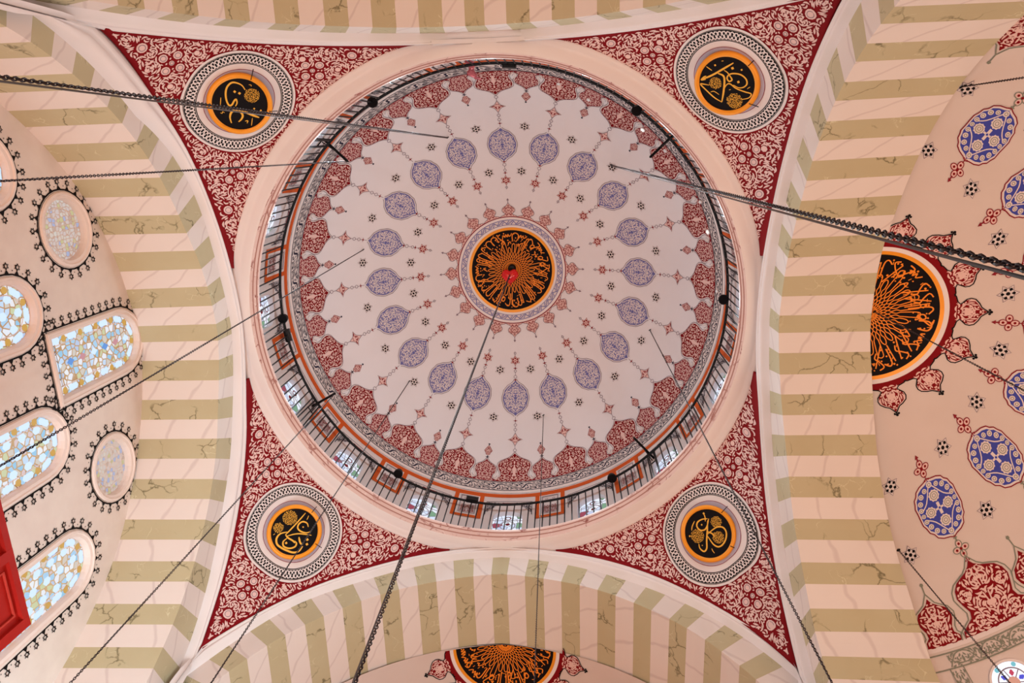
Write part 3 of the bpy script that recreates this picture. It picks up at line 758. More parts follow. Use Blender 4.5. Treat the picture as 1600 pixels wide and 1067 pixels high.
for k in range(nn):
    a=2*PI*k/nn; q=2*PI/nn
    pts=[((.2485+.0085*math.sin(PI*2*j/8)) *Rs,a+q*2*j/8) for j in range(9)] if k%2==0 else []
    if pts: mb.faces2(ribbon([(r*math.cos(t),r*math.sin(t)) for r,t in pts],.022),dflat,'blue',.012)
    for rr,dt in ((.242,.3),(.2555,.7),(.2485,.5)):
        x,y=rr*Rs*math.cos(a+q*dt),rr*Rs*math.sin(a+q*dt); t=a+q*dt+(1.0 if k%2 else 2.2)
        mb.faces2(ribbon([(x-.035*math.cos(t),y-.035*math.sin(t)),(x,y),(x+.035*math.cos(t+.8),y+.035*math.sin(t+.8))],[.01,.032,.01]),dflat,'blue',.013)
mb.build('blue_scroll_ring',dome,False)
# twenty cusped lobes with finials round it
ros=[(.27,0),(.23,.03),(.15,.055),(.115,.09),(.14,.12),(.19,.165),(.205,.215),(.19,.27),(.13,.32),(.07,.35),(.03,.40),(0,.44)]
def rosette(mb,f,sc_=1.0,ink='line',fin='line',body=None):
    R_=[(w_*sc_,v*sc_) for w_,v in ros]
    mb.faces2(fillsym(R_,6),f,'stroke',.007); mb.faces2(ribbon(outline(R_),.016*sc_),f,ink,.013)
    if body: mb.faces2(fillsym([(w_*.9,v*.96) for w_,v in R_],6),f,body,.0085)
    mb.faces2(arab(inhalf([(w_,v-.0) for w_,v in R_],.022*sc_),(-.3*sc_,.3*sc_,0,.5*sc_),.026*sc_,9,spirals=5 if body else 0),f,'stroke' if body else 'redline',.011)
    mb.faces2(ringp(0,.215*sc_,.055*sc_,.016*sc_,10),f,'stroke',.014)
    if body: mb.faces2(disc(0,.47*sc_,.022*sc_,6)+disc(-.03*sc_,.45*sc_,.018*sc_,6)+disc(.03*sc_,.45*sc_,.018*sc_,6)+ribbon([(0,.42*sc_),(0,.46*sc_)],.02*sc_),f,fin,.012)
    else: mb.faces2(ribbon([(0,.44*sc_),(0,.54*sc_)],.02*sc_)+disc(0,.55*sc_,.026*sc_,6)+[[(-.04*sc_,.53*sc_),(.04*sc_,.53*sc_),(0,.6*sc_)]],f,fin,.012)
mb=MB()
def inv(al0):   # v pointing away from the apex
    g_=dmap(0,al0); return lambda u,v,h: g_(-u,-v,h)
rosette(mb,inv(.281)); o=mb.build('rose_lobe',dome,False); spin(o,K20)

# ------------------------------------------------------------ half domes beyond the right, lower and upper arches
SA=[(-90,.62),(-67,.508),(-43,.436),(-17,.399),(11,.393),(38,.416),(61,.47),(85,.55),(92,.575)]
def sa(az):
    az=math.degrees(az); az=max(-90,min(92,az))
    for (a,x),(c,y) in zip(SA[:-1],SA[1:]):
        if az<=c: return x+(y-x)*(az-a)/(c-a)
    return SA[-1][1]
RH=6.40
def hrho(al):
    ct=math.sin(al); return -e*ct+math.sqrt(RH*RH-e*e*(1-ct*ct))
HX={'R':(b+WD['R'],(1,0),(0,1)),'B':(b+WD['B'],(0,1),(-1,0)),'T':(b+WD['T'],(0,-1),(1,0))}
def hpt(s,al,az,h):
    d,o_,l_=HX[s]; r=hrho(max(al,0))-h; q=r*math.sin(al); a,c=q*math.cos(az),q*math.sin(az)
    return (o_[0]*(d+a)+l_[0]*c,o_[1]*(d+a)+l_[1]*c,zc+r*math.cos(al))
def hmap(s,off,az0,up=1):
    az0=math.radians(az0)
    def fn(u,v,h):
        al0=sa(az0)+off-up*v/6.35; az=az0+up*u/(6.35*max(math.sin(al0),.08)); al=al0+(sa(az)-sa(az0))
        return hpt(s,al,az,h)
    return fn
def hflat(s,cy_=0):
    def fn(x,y,h):
        y=y+cy_; return hpt(s,math.hypot(x,y)/6.35,math.atan2(y,x),h)
    return fn
HL={'R':'half dome with large blue medallions and a gold inscription roundel, beyond the right striped arch',
    'B':'half dome seen only as a sliver with a black and gold roundel beyond the lower striped arch',
    'T':'half dome beyond the upper striped arch'}
AZM=[-75.7,-53,-28,-2.5,23.8,48.9,72.5]; AZS=[-87.5,-67,-43,-16.7,11.1,37.7,61.3,85.2]
hmed=[(0,0),(.08,.04),(.20,.07),(.30,.13),(.335,.22),(.40,.28),(.42,.38),(.455,.46),(.455,.58),(.45,.70),(.455,.82),(.42,.90),(.40,.98),(.335,1.04),(.30,1.11),(.20,1.17),(.08,1.20),(0,1.24)]
def hmedal(mb,f):
    mb.faces2(fillsym(hmed),f,'cream',.008); mb.faces2(ribbon(outline(hmed),.022),f,'redline',.014)
    inn=[(w_*.9,(v-.62)*.9+.62) for w_,v in hmed]; mb.faces2(ribbon(outline(inn),.014),f,'blue2',.013)
    mb.faces2(fillsym(inn),f,'blue2',.011)
    for sg in (-1,1):
        for q in (-1,1): mb.faces2(ribbon(smooth([(sg*.33,.62+q*.1),(sg*.2,.62+q*.2),(sg*.06,.62+q*.42),(0,.62+q*.5)],3),.022),f,'cream',.0135)
    fw_=[(0,.36,.12),(0,.88,.12),(.2,.62,.115),(-.2,.62,.115)]
    rim=[(.0,.13,.062)]+[(0,1.11,.062)]
    for sg in (-1,1): rim+=[(sg*.14,.19,.05),(sg*.25,.26,.055),(sg*.32,.38,.055),(sg*.36,.50,.05),(sg*.365,.62,.045),(sg*.36,.74,.05),(sg*.32,.86,.055),(sg*.25,.98,.055),(sg*.14,1.05,.05)]
    for x,y,r in fw_: 
        mb.faces2([[ (x,y),(x+r*math.cos(a)*(1.0 if i%2 else .86),y+r*math.sin(a)*(1.0 if i%2 else .86)),(x+r*math.cos(a2)*(1.0 if (i+1)%2 else .86),y+r*math.sin(a2)*(1.0 if (i+1)%2 else .86))] for i in range(20) for a,a2 in [(2*PI*i/20,2*PI*(i+1)/20)]],f,'cream',.014)
        mb.faces2(ringp(x,y,r*.62,.014,12)+ringp(x,y,r*.3,.012,8),f,'sage',.017)
    for x,y,r in rim: mb.faces2(disc(x,y,r,9),f,'cream',.014); mb.faces2(ringp(x,y,r*.5,.012,8),f,'sage',.017)
    mb.faces2([[(-.09,.60),(.09,.60),(.09,.64),(-.09,.64)],[(-.03,.5),(.03,.5),(.03,.74),(-.03,.74)]],f,'cream',.0138)
    for x,y in ((.1,.5),(-.1,.5),(.1,.74),(-.1,.74),(.0,.62)): mb.faces2(disc(x,y,.03,4),f,'blue2',.016)
def knot(mb,f,c2='redline'):
    for x,y in ((-.09,0),(.09,0),(0,-.1),(0,.1)):
        mb.faces2(disc(x,y,.075,10,0,.06) if y==0 else disc(x,y,.06,10,0,.075),f,'stroke',.010)
        pts=[(x+(.075 if y==0 else .06)*math.cos(t),y+(.06 if y==0 else .075)*math.sin(t)) for t in [2*PI*i/12 for i in range(12)]]
        mb.faces2(loop(pts,.018),f,c2,.014); mb.faces2(disc(x,y,.028,6),f,'red',.015)
    mb.faces2(disc(0,0,.035,4),f,'red',.017)
    mb.faces2(ribbon([(0,.15),(0,.24)],.03)+[[(-.045,.22),(.045,.22),(0,.30)]],f,c2,.012); mb.faces2(ribbon([(0,-.15),(0,-.28)],.018)+disc(-.04,-.24,.022,5)+disc(.04,-.24,.022,5),f,'redline',.012)
for s in 'RBT':
    mb=MB(); na,nz=40,72
    mb.grid([[hpt(s,PI/2*i/na,-PI/2-.02+(PI+.04)*j/nz,0) for j in range(nz+1)] for i in range(na+1)],'plaster')
    hd=mb.build('half_dome_ceiling'); tag(hd,HL[s],'half dome',None,'structure')
    if s=='T': continue
    cyo=-.17 if s=='R' else -.05; f=hflat(s,cyo); Rr=(.2235 if s=='R' else .205)*6.35
    cl=lambda u,v: u>-.0
    # half roundel: only the part beyond the arch plane
    mb=MB(); n=72
    for r0,r1,k,dh in [(0,.93*Rr,'black',.008),(.93*Rr,.985*Rr,'gold',.014),(.985*Rr,1.05*Rr,'trim',.012),(1.05*Rr,1.14*Rr,'red',.010)]:
        m_=max(1,int((r1-r0)/.15)+1)
        for j in range(m_):
            q0,q1=r0+(r1-r0)*j/m_,r0+(r1-r0)*(j+1)/m_
            for i in range(n):
                a,c=-PI/2+PI*i/n,-PI/2+PI*(i+1)/n
                mb.face([f(q*math.cos(t),q*math.sin(t),dh) for q,t in ((q0,a),(q1,a),(q1,c),(q0,c))],k)
    inscription(mb,f,.92*Rr,23 if s=='R' else 37,.014,cl,30)
    mb.build('half_inscription_roundel',hd,False)
    proto=None
    for a0 in [-81.6+26*k for k in range(7)]:
        mb=MB(); a=math.radians(a0); ca,sa_=math.cos(a),math.sin(a)
        g_=lambda u,v,h,ca=ca,sa_=sa_:f(ca*(v+1.09*Rr)-sa_*u,sa_*(v+1.09*Rr)+ca*u,h)
        def g2(u,v,h,g_=g_,ca=ca,sa_=sa_):
            x=ca*(v+1.09*Rr)-sa_*u
            return g_(u,v,h)
        rosette(mb,g2,1.42,'black','black','red')
        mb.build('crimson_lobe',hd,False)
    if s=='B': 
        continue
    for az in AZM:
        mb=MB(); hmedal(mb,hmap(s,.232,az)); mb.build('blue_medallion',hd,False)
        mb=MB(); knot(mb,hmap(s,.003,az)); mb.build('crimson_knot',hd,False)
        mb=MB(); knot(mb,hmap(s,.268,az,-1) if False else hmap(s,.272,az),'sage'); mb.build('crimson_knot',hd,False)
    for az in AZS:
        for off,A in ((0,AZS),(.225,AZS)):
            mb=MB(); star(mb,hmap(s,off,az),0,0,.19,.012); mb.build('six_pointed_star',hd,False)
    BO=.512
    big=[(.80,0),(.76,.12),(.62,.22),(.50,.30),(.46,.42),(.52,.58),(.56,.72),(.52,.86),(.42,.98),(.28,1.05),(.16,1.10),(.06,1.18),(0,1.27)]
    sml=[(.36,0),(.34,.12),(.26,.20),(.26,.3),(.33,.44),(.35,.55),(.28,.68),(.15,.76),(.06,.82),(0,.92)]
    for az in AZM:
        mb=MB(); f2=hmap(s,BO,az)
        mb.faces2(ribbon(outline([(w_+.07,v) for w_,v in big[:-1]]+[(0,1.37)]),.022),f2,'sage',.013)
        mb.faces2(fillsym(big),f2,'red',.010); mb.faces2(ribbon(outline(big),.014),f2,'redline',.014)
        mb.faces2(arab(inhalf(big,.03),(-.9,.9,0,1.3),.045,41,spirals=6),f2,'stroke',.015)
        mb.faces2(ribbon([(0,1.37),(0,1.5)],.03),f2,'sage',.012)
        mb.build('crimson_palmette',hd,False)
    for az in AZS:
        mb=MB(); f2=hmap(s,BO,az)
        mb.faces2(ribbon(outline([(w_+.06,v) for w_,v in sml[:-1]]+[(0,1.02)]),.022),f2,'sage',.0135)
        mb.faces2(fillsym(sml),f2,'red',.0105); mb.faces2(arab(inhalf(sml,.03),(-.4,.4,0,.95),.04,43,spirals=5),f2,'stroke',.0155)
        mb.faces2(ribbon([(0,1.02),(0,1.2)],.025)+disc(0,1.2,.04,5),f2,'sage',.012)
        mb.build('small_crimson_palmette',hd,False)
    # grey green scroll border under the palmettes and down between the windows
    mb=MB(); 
    def hb(a0,a1,k,h,n=80):
        for i in range(n):
            z0,z1=[math.radians(-88+178*(i+q)/n) for q in (0,1)]
            mb.face([hpt(s,sa(z)+x,z,h) for x,z in ((a0,z0),(a1,z0),(a1,z1),(a0,z1))],k)
    hb(BO-.002,BO+.012,'cream',.010); hb(BO+.02,BO+.024,'sage',.012); hb(BO+.066,BO+.07,'sage',.012)
    for i in range(30):
        az=-87+176*i/30; f2=hmap(s,BO+.068,az)
        hw_=6.35*math.sin(min(sa(math.radians(az))+BO,1.3))*math.radians(176/30)/2
        mb.faces2(ribbon(smooth([(-hw_,.03),(-hw_*.4,.25),(hw_*.4,.25),(hw_,.03)],3),.02)+ribbon(smooth([(-hw_,.25),(-hw_*.5,.08),(hw_*.5,.08),(hw_,.25)],3),.02),f2,'sage',.012)
        mb.faces2(arab(lambda u,v:(np.abs(u)<hw_)&(v>.025)&(v<.275)&(np.abs(v-(.03+.23*np.cos(u/hw_*1.5)))>.02),(-hw_,hw_,0,.3),.034,60+i%3),f2,'sage',.012)
    mb.build('scroll_border',hd,False)
    for az in AZS:
        mb=MB(); f2=hmap(s,BO+.07,az)
        for sg in (-1,1): mb.faces2(ribbon([(sg*.13,0),(sg*.13,-1.6)],.018),f2,'sage',.012)
        mb.faces2(arab(lambda u,v:(np.abs(u)<.11)&(v<-.02)&(v>-1.6),(-.12,.12,-1.6,0),.034,71),f2,'sage',.012)
        mb.build('scroll_strip',hd,False)
    # round stained glass windows
    M['whiteglass']=emit('bright_white_glass',(244,246,255),1.1); M['blueglass']=emit('cobalt_glass',(70,80,220),.9); M['rubyglass']=emit('ruby_glass',(214,60,96),.8); M['aquaglass']=emit('aqua_glass',(120,200,214),.9)
    for q,az in enumerate(AZM[-1:]):
        az+=4.6; f2=hmap(s,BO+.155,az); wn=MB()
        rad_rings(wn,f2,[(.38,.42,'trim',.03)],0,40); w_o=wn.build('window_%d'%(24+q)); tag(w_o,'small round stained glass window at the foot of the blue medallion half dome','window',None,'structure')
        mb=MB(); rad_rings(mb,f2,[(0,.38,'whiteglass',.012)],0,40); 
        mb.faces2(disc(0,0,.11,10),f2,'stroke',.018)
        for i in range(6):
            a=PI*i/3+.3; mb.faces2(ribbon([(.1*math.cos(a),.1*math.sin(a)),(.26*math.cos(a),.26*math.sin(a))],.016),f2,'line',.02)
            a+=PI/6; mb.faces2(ribbon([(.12*math.cos(a),.12*math.sin(a)),(.17*math.cos(a),.17*math.sin(a)),(.23*math.cos(a),.23*math.sin(a))],[.02,.09,.03]),f2,('blueglass','rubyglass','blueglass','aquaglass')[i%4],.019)
        mb.faces2(ringp(0,0,.265,.022,32),f2,'line',.021)
        for i in range(6): a=PI*i/3; mb.faces2(disc(.33*math.cos(a),.33*math.sin(a),.045,8),f2,'aquaglass',.02)
        mb.build('leaded_glass',w_o,False)

# ------------------------------------------------------------ stained glass wall beyond the left arch
from mathutils.geometry import tessellate_polygon
XW=-(b+WD['L'])
def wl(y,z,h=0): return (XW+h,y,z)
def arched(cy_,hw_,z0,zsp,zt,g_=0,n=12):
    p=[(cy_-hw_-g_,z0-g_),(cy_+hw_+g_,z0-g_)]
    for i in range(n+1):
        t=PI*i/n; p.append((cy_+(hw_+g_)*math.cos(t),zsp+(zt-zsp+g_)*math.sin(t)))
    return p
def oval(cy_,cz_,r,g_=0,n=32): return [(cy_+(r+g_)*math.cos(2*PI*i/n),cz_+(r+g_)*math.sin(2*PI*i/n)) for i in range(n)]
WS=[('a',-3.68,.67,8.4,11.45,12.10),('a',-1.25,.68,8.4,11.35,12.04),('a',1.17,.68,8.4,11.35,12.06),('a',3.66,.675,8.4,11.35,12.08),
    ('b',-.035,.72,11.98,14.10,14.90),('o',-2.53,13.11,.72),('o',2.42,13.13,.72)]
def shape(wd,g_):
    return oval(wd[1],wd[2],wd[3],g_) if wd[0]=='o' else arched(*wd[1:],g_=g_)
holes=[shape(wd,0) for wd in WS]
outer=[(-7.2,-1.6),(7.2,-1.6),(7.2,15.4),(-7.2,15.4)]
polys=[[Vector((y,z,0)) for y,z in outer]]+[[Vector((y,z,0)) for y,z in hh_] for hh_ in holes]
flat=[p for po in polys for p in po]
mb=MB(); mb.v=[wl(p.x,p.y) for p in flat]; 
for t in tessellate_polygon(polys): mb.f.append(tuple(t)); mb.m.append(mb.mi('wallp'))
wleft=mb.build('wall_left',smooth=False); tag(wleft,'cream plaster wall pierced by seven stained glass windows, left of the dome','wall',None,'structure')
# black star fringe painted round the openings
def pathlen(p):
    out=[0]
    for a,c in zip(p,p[1:]+p[:1]): out.append(out[-1]+math.dist(a,c))
    return out
for wd in WS:
    mb=MB(); p=shape(wd,.05); L_=pathlen(p); tot=L_[-1]; n=max(8,int(tot/.225)); f2=lambda y,z,h:wl(y,z,h)
    mb.faces2(loop(shape(wd,.035),.03),f2,'black',.008)
    for k in range(n):
        t=tot*(k+.5)/n; i=max(j for j in range(len(p)) if L_[j]<=t); a,c=p[i],p[(i+1)%len(p)]; q=(t-L_[i])/max(L_[i+1]-L_[i],1e-6)
        x,y=a[0]+(c[0]-a[0])*q,a[1]+(c[1]-a[1])*q
        if y<9.2: continue
        dx,dy=(c[0]-a[0]),(c[1]-a[1]); l=math.hypot(dx,dy); nx_,ny_=dy/l,-dx/l
        tx,ty=dx/l,dy/l
        T_=lambda u,v:(x+tx*u+nx_*v,y+ty*u+ny_*v)
        mb.faces2([[T_(-.055,-.01),T_(.055,-.01),T_(0,.07)]],f2,'black',.009)
        for ph in (0,PI/3):
            tri=[T_(.062*math.sin(ph+2*PI*j/3),.128+.062*math.cos(ph+2*PI*j/3)) for j in range(3)]
            mb.faces2(loop(tri,.02),f2,'black',.010+.001*(ph>0))
        mb.faces2([[T_(.108+q_[0],.05+q_[1]) for q_ in ((-.014,0),(0,-.014),(.014,0),(0,.014))]],f2,'black',.009)
    mb.build('star_fringe',wleft,False)
M['glassA']=stained('coloured_lattice_glass',8.0,[(200,224,250),(236,240,250),(170,212,244),(214,206,196),(240,244,250),(150,204,238),(206,212,170),(222,202,206),(238,238,244),(186,206,238)],(206,176,130),.92,.10)
M['glassB']=stained('pale_pierced_glass',12,[(232,212,204),(232,218,212),(186,196,232),(236,218,206),(220,212,160),(232,214,210),(236,226,216),(214,186,172)],(218,196,184),.72,.10)
M['hexglass']=emit('sky_lit_hexagon_glass',(206,230,255),1.05); M['amberglass']=emit('amber_rosette_glass',(214,164,70),.85)
M['skyglass']=emit('sky_blue_glass',(90,150,226),.9); M['roseglass']=emit('rose_glass',(214,150,160),.8)
M['frame']=plain('white_plaster_frame',(232,212,202),.7)
WNL=['arched stained glass window at the left edge, uppermost in the photo','arched stained glass window below the upper round window, cut by the left edge',
     'arched stained glass window crossed by a thin dark cable','arched stained glass window partly hidden by the red panelled woodwork',
     'tall stained glass window lying between the two round windows','round pierced window with star fringe, upper of the two','round pierced window with star fringe, lower of the two']
for q,wd in enumerate(WS):
    mb=MB(); f2=lambda y,z,h:wl(y,z,h)
    lv=[(0,.012),(-.02,.05),(-.06,.055),(-.075,.03),(-.13,.02),(-.145,-.04),(-.15,-.14)]
    rows=[[wl(y,z,h) for y,z in (lambda s_:s_+s_[:1])(shape(wd,g_))] for g_,h in lv]
    mb.grid(rows,'frame'); wo=mb.build('window_%d'%(17+q),smooth=False); tag(wo,WNL[q],'window',None,'structure')
    mb=MB(); mb.face([wl(y,z,-.12) for y,z in shape(wd,-.145)],'glassB' if wd[0]=='o' else 'glassA')
    if wd[0]=='a':
        for iy in range(-1,2):
            for iz in range(7):
                y,z=wd[1]+iy*.27,11.62-iz*.36-(.18 if iy else 0)
                if z>11.55 and iy: continue
                mb.faces2([[(y+.085*math.cos(a),z+.10*math.sin(a)) for a in [PI/3*j+PI/6 for j in range(6)]]],f2,'hexglass',-.112)
    if wd[0]=='b':
        for iz in range(7):
            z=12.3+iz*.36; mb.faces2([[(wd[1]+(-.08 if j==0 else .08 if j==2 else 0),z+(.11 if j==1 else -.11 if j==3 else 0)) for j in range(4)]],f2,('blueglass','stroke','cobalt2')[iz%3] if False else ('hexglass','skyglass','roseglass')[iz%3],-.112)
    if wd[0]!='o':
        pth=shape(wd,-.235); L_=pathlen(pth); tot=L_[-1]; n=int(tot/.235); n-=n%2
        mb.faces2(loop(shape(wd,-.325),.02),f2,'frame',-.105); mb.faces2(loop(shape(wd,-.15),.02),f2,'frame',-.105)
        for k in range(n):
            t=tot*(k+.5)/n; i=max(j for j in range(len(pth)) if L_[j]<=t); a,c=pth[i],pth[(i+1)%len(pth)]; qq=(t-L_[i])/max(L_[i+1]-L_[i],1e-6)
            x,y=a[0]+(c[0]-a[0])*qq,a[1]+(c[1]-a[1])*qq; an=math.atan2(c[1]-a[1],c[0]-a[0]); ca,sn=math.cos(an),math.sin(an)
            T_=lambda u,v:(x+ca*u-sn*v,y+sn*u+ca*v)
            if k%2: mb.faces2([[T_(u,v) for u,v in ((-.14,0),(-.10,.062),(.10,.062),(.14,0),(.10,-.062),(-.10,-.062))]],f2,'hexglass',-.108)
            else:
                mb.faces2([[T_(.07*math.cos(2*PI*j/8),.07*math.sin(2*PI*j/8)) for j in range(8)]],f2,'amberglass',-.107)
    else:
        mb.faces2(ringp(wd[1],wd[2],wd[3]-.30,.02,32),f2,'frame',-.105)
    mb.build('stained_glass',wo,False)

# ------------------------------------------------------------ gallery railing round the foot of the dome
rail=empty('gallery_railing'); tag(rail,'black iron railing circling the foot of the dome above the pink stone cornice','railing')
mb=MB(); rnd=random.Random(8)
mb.tube([(5.66*math.sin(2*PI*i/120),-5.66*math.cos(2*PI*i/120),17.56+.012*math.sin(i*.9)) for i in range(120)],.034,'iron',8,True); mb.build('top_rail',rail)
mb=MB(); mb.tube([(0,-5.63,16.13),(0,-5.655,17.56)],.0175,'iron',6); p0=mb.build('post',rail)
angs=[math.radians(2*k) for k in range(180)]
big=[a for a in angs if 80<=math.degrees(a)<280][:100]; rest=[a for a in angs if a not in big]
p0.rotation_euler=(0,0,big[0])
for a in big[1:]:
    o=p0.copy(); C.objects.link(o); o.parent=rail; o.rotation_euler=(0,0,a)
mb=MB()
for a in rest:
    R_=Matrix.Rotation(a,3,'Z'); mb.tube([R_@Vector((0,-5.63,16.13)),R_@Vector((0,-5.66,17.56))],.0175,'iron',6)
tag(mb.build('far_posts',rail),kind='stuff')

# four brackets reaching inwards over the railing
BL=['black bracket arm over the railing that carries a chain, beside the upper left roundel','black bracket arm over the railing at the lower left, chain hanging from its tip',
    'bare black bracket arm over the railing near the upper right roundel','bare black bracket arm over the railing towards the lower right roundel']
for (x,y,top),lb in zip([(-3.584,-3.57,17.6),(-4.513,2.413,17.6),(3.72,-3.42,17.6),(3.41,3.74,17.6)],BL):
    t=empty('bracket_arm',(x,y,top)); tag(t,lb,'bracket','bracket arms on the railing')
    d=Vector((x,y,0)).normalized(); n=Vector((-d.y,d.x,0)); r0=Vector((x,y,0)).length; Z=Vector((0,0,1))
    mb=MB(); mb.tube([Vector((0,0,0)),d*(5.86-r0)],.032,'iron',8); mb.tube([Vector((0,0,.05)),Vector((0,0,-.06))],.02,'iron',6); mb.build('arm',t)
    mb=MB()
    for sg in (-1,1): mb.tube([d*(5.68-r0)+n*sg*.13-Z*1.45,d*(5.70-r0)+n*sg*.10+Z*.02],.02,'iron',6)
    mb.tube([d*(5.71-r0)-n*.13-Z*.5,d*(5.71-r0)+n*.13-Z*.5],.016,'iron',6); mb.build('stand',t)
    mb=MB(); mb.tube([d*(5.72-r0)-Z*.35,d*(5.35-r0)],.014,'iron',6); mb.build('brace',t)

# lamp heads clipped on the rail
def lamp_head(x,y,z,lb):
    t=empty('floodlight',(x,y,z)); tag(t,lb,'floodlight','round floodlights on the railing'); d=Vector((x,y,0)).normalized()
    mb=MB(); prof=[(.0,.10),(.06,.095),(.10,.06),(.118,0),(.12,-.05),(.128,-.07),(.128,-.085),(.11,-.085)]
    for i in range(len(prof)-1):
        (r0,z0),(r1,z1)=prof[i],prof[i+1]
        for j in range(20):
            a,c=2*PI*j/20,2*PI*(j+1)/20
            mb.face([(r0*math.cos(a),r0*math.sin(a),z0),(r0*math.cos(c),r0*math.sin(c),z0),(r1*math.cos(c),r1*math.sin(c),z1),(r1*math.cos(a),r1*math.sin(a),z1)],'iron')
    mb.build('housing',t)
    mb=MB(); mb.face([(.112*math.cos(2*PI*j/20),.112*math.sin(2*PI*j/20),-.08) for j in range(20)],'black'); mb.build('lens',t,False)
    mb=MB(); q=5.66-math.hypot(x,y); mb.tube([Vector((0,0,.08)),Vector((d.x*q*.5,d.y*q*.5,.12)),Vector((d.x*q,d.y*q,.02))],.014,'iron',6); mb.build('clamp',t)
for x,y,lb in [(-2.82,-4.9,'round black floodlight on the railing nearest the long bright chain'),(3.38,-4.48,'round black floodlight on the railing nearest the upper right bracket arm'),
               (-5.64,.31,'round black floodlight on the railing just above a black box light, at the ring\'s left'),(5.55,.04,'round black floodlight on the railing at the ring\'s far right'),
               (-2.95,4.70,'round black floodlight on the railing in front of an orange frame, lower left'),(2.83,4.85,'round black floodlight on the railing near the lower right bracket arm')]:
    lamp_head(x,y,17.56,lb)
for x,y,z,lb in [(.44,-5.6,17.62,'black box light on the railing beside the crumpled pink foil'),(-.98,5.55,17.62,'black box light on the railing in front of an orange frame below the centre'),(-5.62,.80,17.62,'black box light on the railing next to the leftmost round floodlight')]:
    t=empty('box_floodlight',(x,y,z),math.atan2(y,x)+PI/2); tag(t,lb,'floodlight','box floodlights on the railing')
    mb=MB(); mb.box((-.15,-.055,-.08),(.15,.055,.07),'iron'); mb.build('housing',t,False)
    mb=MB(); mb.box((-.17,-.07,.07),(.17,.07,.095),'cable'); mb.build('cooling_fins',t,False)
    mb=MB(); mb.tube([(-.16,0,0),(-.16,.0,-.1),(.16,0,-.1),(.16,0,0)],.012,'iron',5); mb.build('yoke',t)

# ------------------------------------------------------------ chandelier chains and cables
def chain(top,bot,lb,twin=False,wire=.0095,pitch=.066,ww=.03,nring=7):
    top=Vector(top); bot=Vector(bot); L=(top-bot).length; u=(bot-top).normalized()
    n=Vector((0.6,.8,0)).cross(u).normalized(); n2=u.cross(n)
    t=empty('chandelier_chain',tuple(bot)); tag(t,lb,'chain','chains hung for the chandeliers')
    base_=top-bot
    mb=MB(); mb.mi('chain'); N=int(L/pitch); lk=[]
    for q in range(8):
        a=2*PI*q/8; lk.append((pitch*.72*math.cos(a),ww*math.sin(a)))
    for k in range(N):
        c=base_+u*(pitch*(k+.5)); ax=n if k%2 else n2; az=n2 if k%2 else n; ax=(n*math.cos(k*PI/2+k*.02)+n2*math.sin(k*PI/2+k*.02)); az=u.cross(ax)
        o=len(mb.v)
        for (p,w_) in lk:
            cc=c+u*p+ax*w_; r=(u*p/(pitch*.72)+ax*w_/ww).normalized()
            for j in range(3):
                a=2*PI/3*j; mb.v.append(tuple(cc+r*wire*math.cos(a)+az*wire*math.sin(a)))
        for q in range(8):
            for j in range(3):
                mb.f.append((o+q*3+j,o+q*3+(j+1)%3,o+((q+1)%8)*3+(j+1)%3,o+((q+1)%8)*3+j)); mb.m.append(0)
    mb.build('links',t)
    if twin:
        mb=MB(); off=n*ww*2.3; mb.tube([base_+off,base_*.5+off*1.2,off*1.1],ww*.55,'cable',6); mb.build('steel_cable',t)
    mb=MB(); R_=.05; mb.tube([base_+n*R_*math.cos(a)*.6-u*R_*(1-math.sin(a))*.3+u*R_ for a in [2*PI*i/10 for i in range(10)]],.012,'iron',5,True); mb.build('hook_ring',t)
CH=[((-1.549,-4.089,20.652),(-1.478,-4.237,1.0),'chain with bright cable crossing the upper left roundel',True),
((-3.584,-3.570,17.600),(-3.666,-3.621,1.0),'chain hanging from the upper left bracket arm, running nearly level to the left edge',False),
((-4.250,-1.003,20.658),(-4.039,-0.750,1.0),'chain crossing the two stained glass windows at the left',False),
((-4.513,2.413,17.600),(-4.567,2.476,1.0),'chain hanging from the lower left bracket arm down over the left striped arch',False),
((-3.161,3.075,20.614),(-3.229,3.070,1.0),'chain crossing the lower left roundel',False),
((-.030,.050,22.200),(.070,-.039,1.0),'chain and cable hanging from the very centre of the dome',True),
((.938,4.252,20.670),(1.159,4.288,1.0),'thin chain crossing the lower striped arch and its sliver of roundel',False),
((4.139,1.571,20.597),(4.309,1.623,1.0),'chain passing beside the lower right roundel to the bottom edge',False),
((3.008,-3.186,20.643),(3.010,-3.334,1.0),'thick chain and cable running from a dome star to the right edge',True),
((7.99,-.233,14.78),(7.99,-.233,1.0),'chain hanging in front of the half dome\'s gold roundel',False),
((7.99,4.01,12.70),(7.99,4.01,1.0),'chain crossing the half dome\'s crimson palmettes to the round window',False),
((7.99,-4.43,12.48),(7.99,-4.43,1.0),'short chain passing a star at the top of the half dome',False)]
for i,(t_,b_,lb,tw) in enumerate(CH):
    k=dict(wire=.0062,pitch=.034,ww=.0125)
    if i==5: k=dict(wire=.006,pitch=.034,ww=.0135)
    if i==6: k=dict(wire=.005,pitch=.03,ww=.010)
    chain(t_,b_,lb,tw,**k)

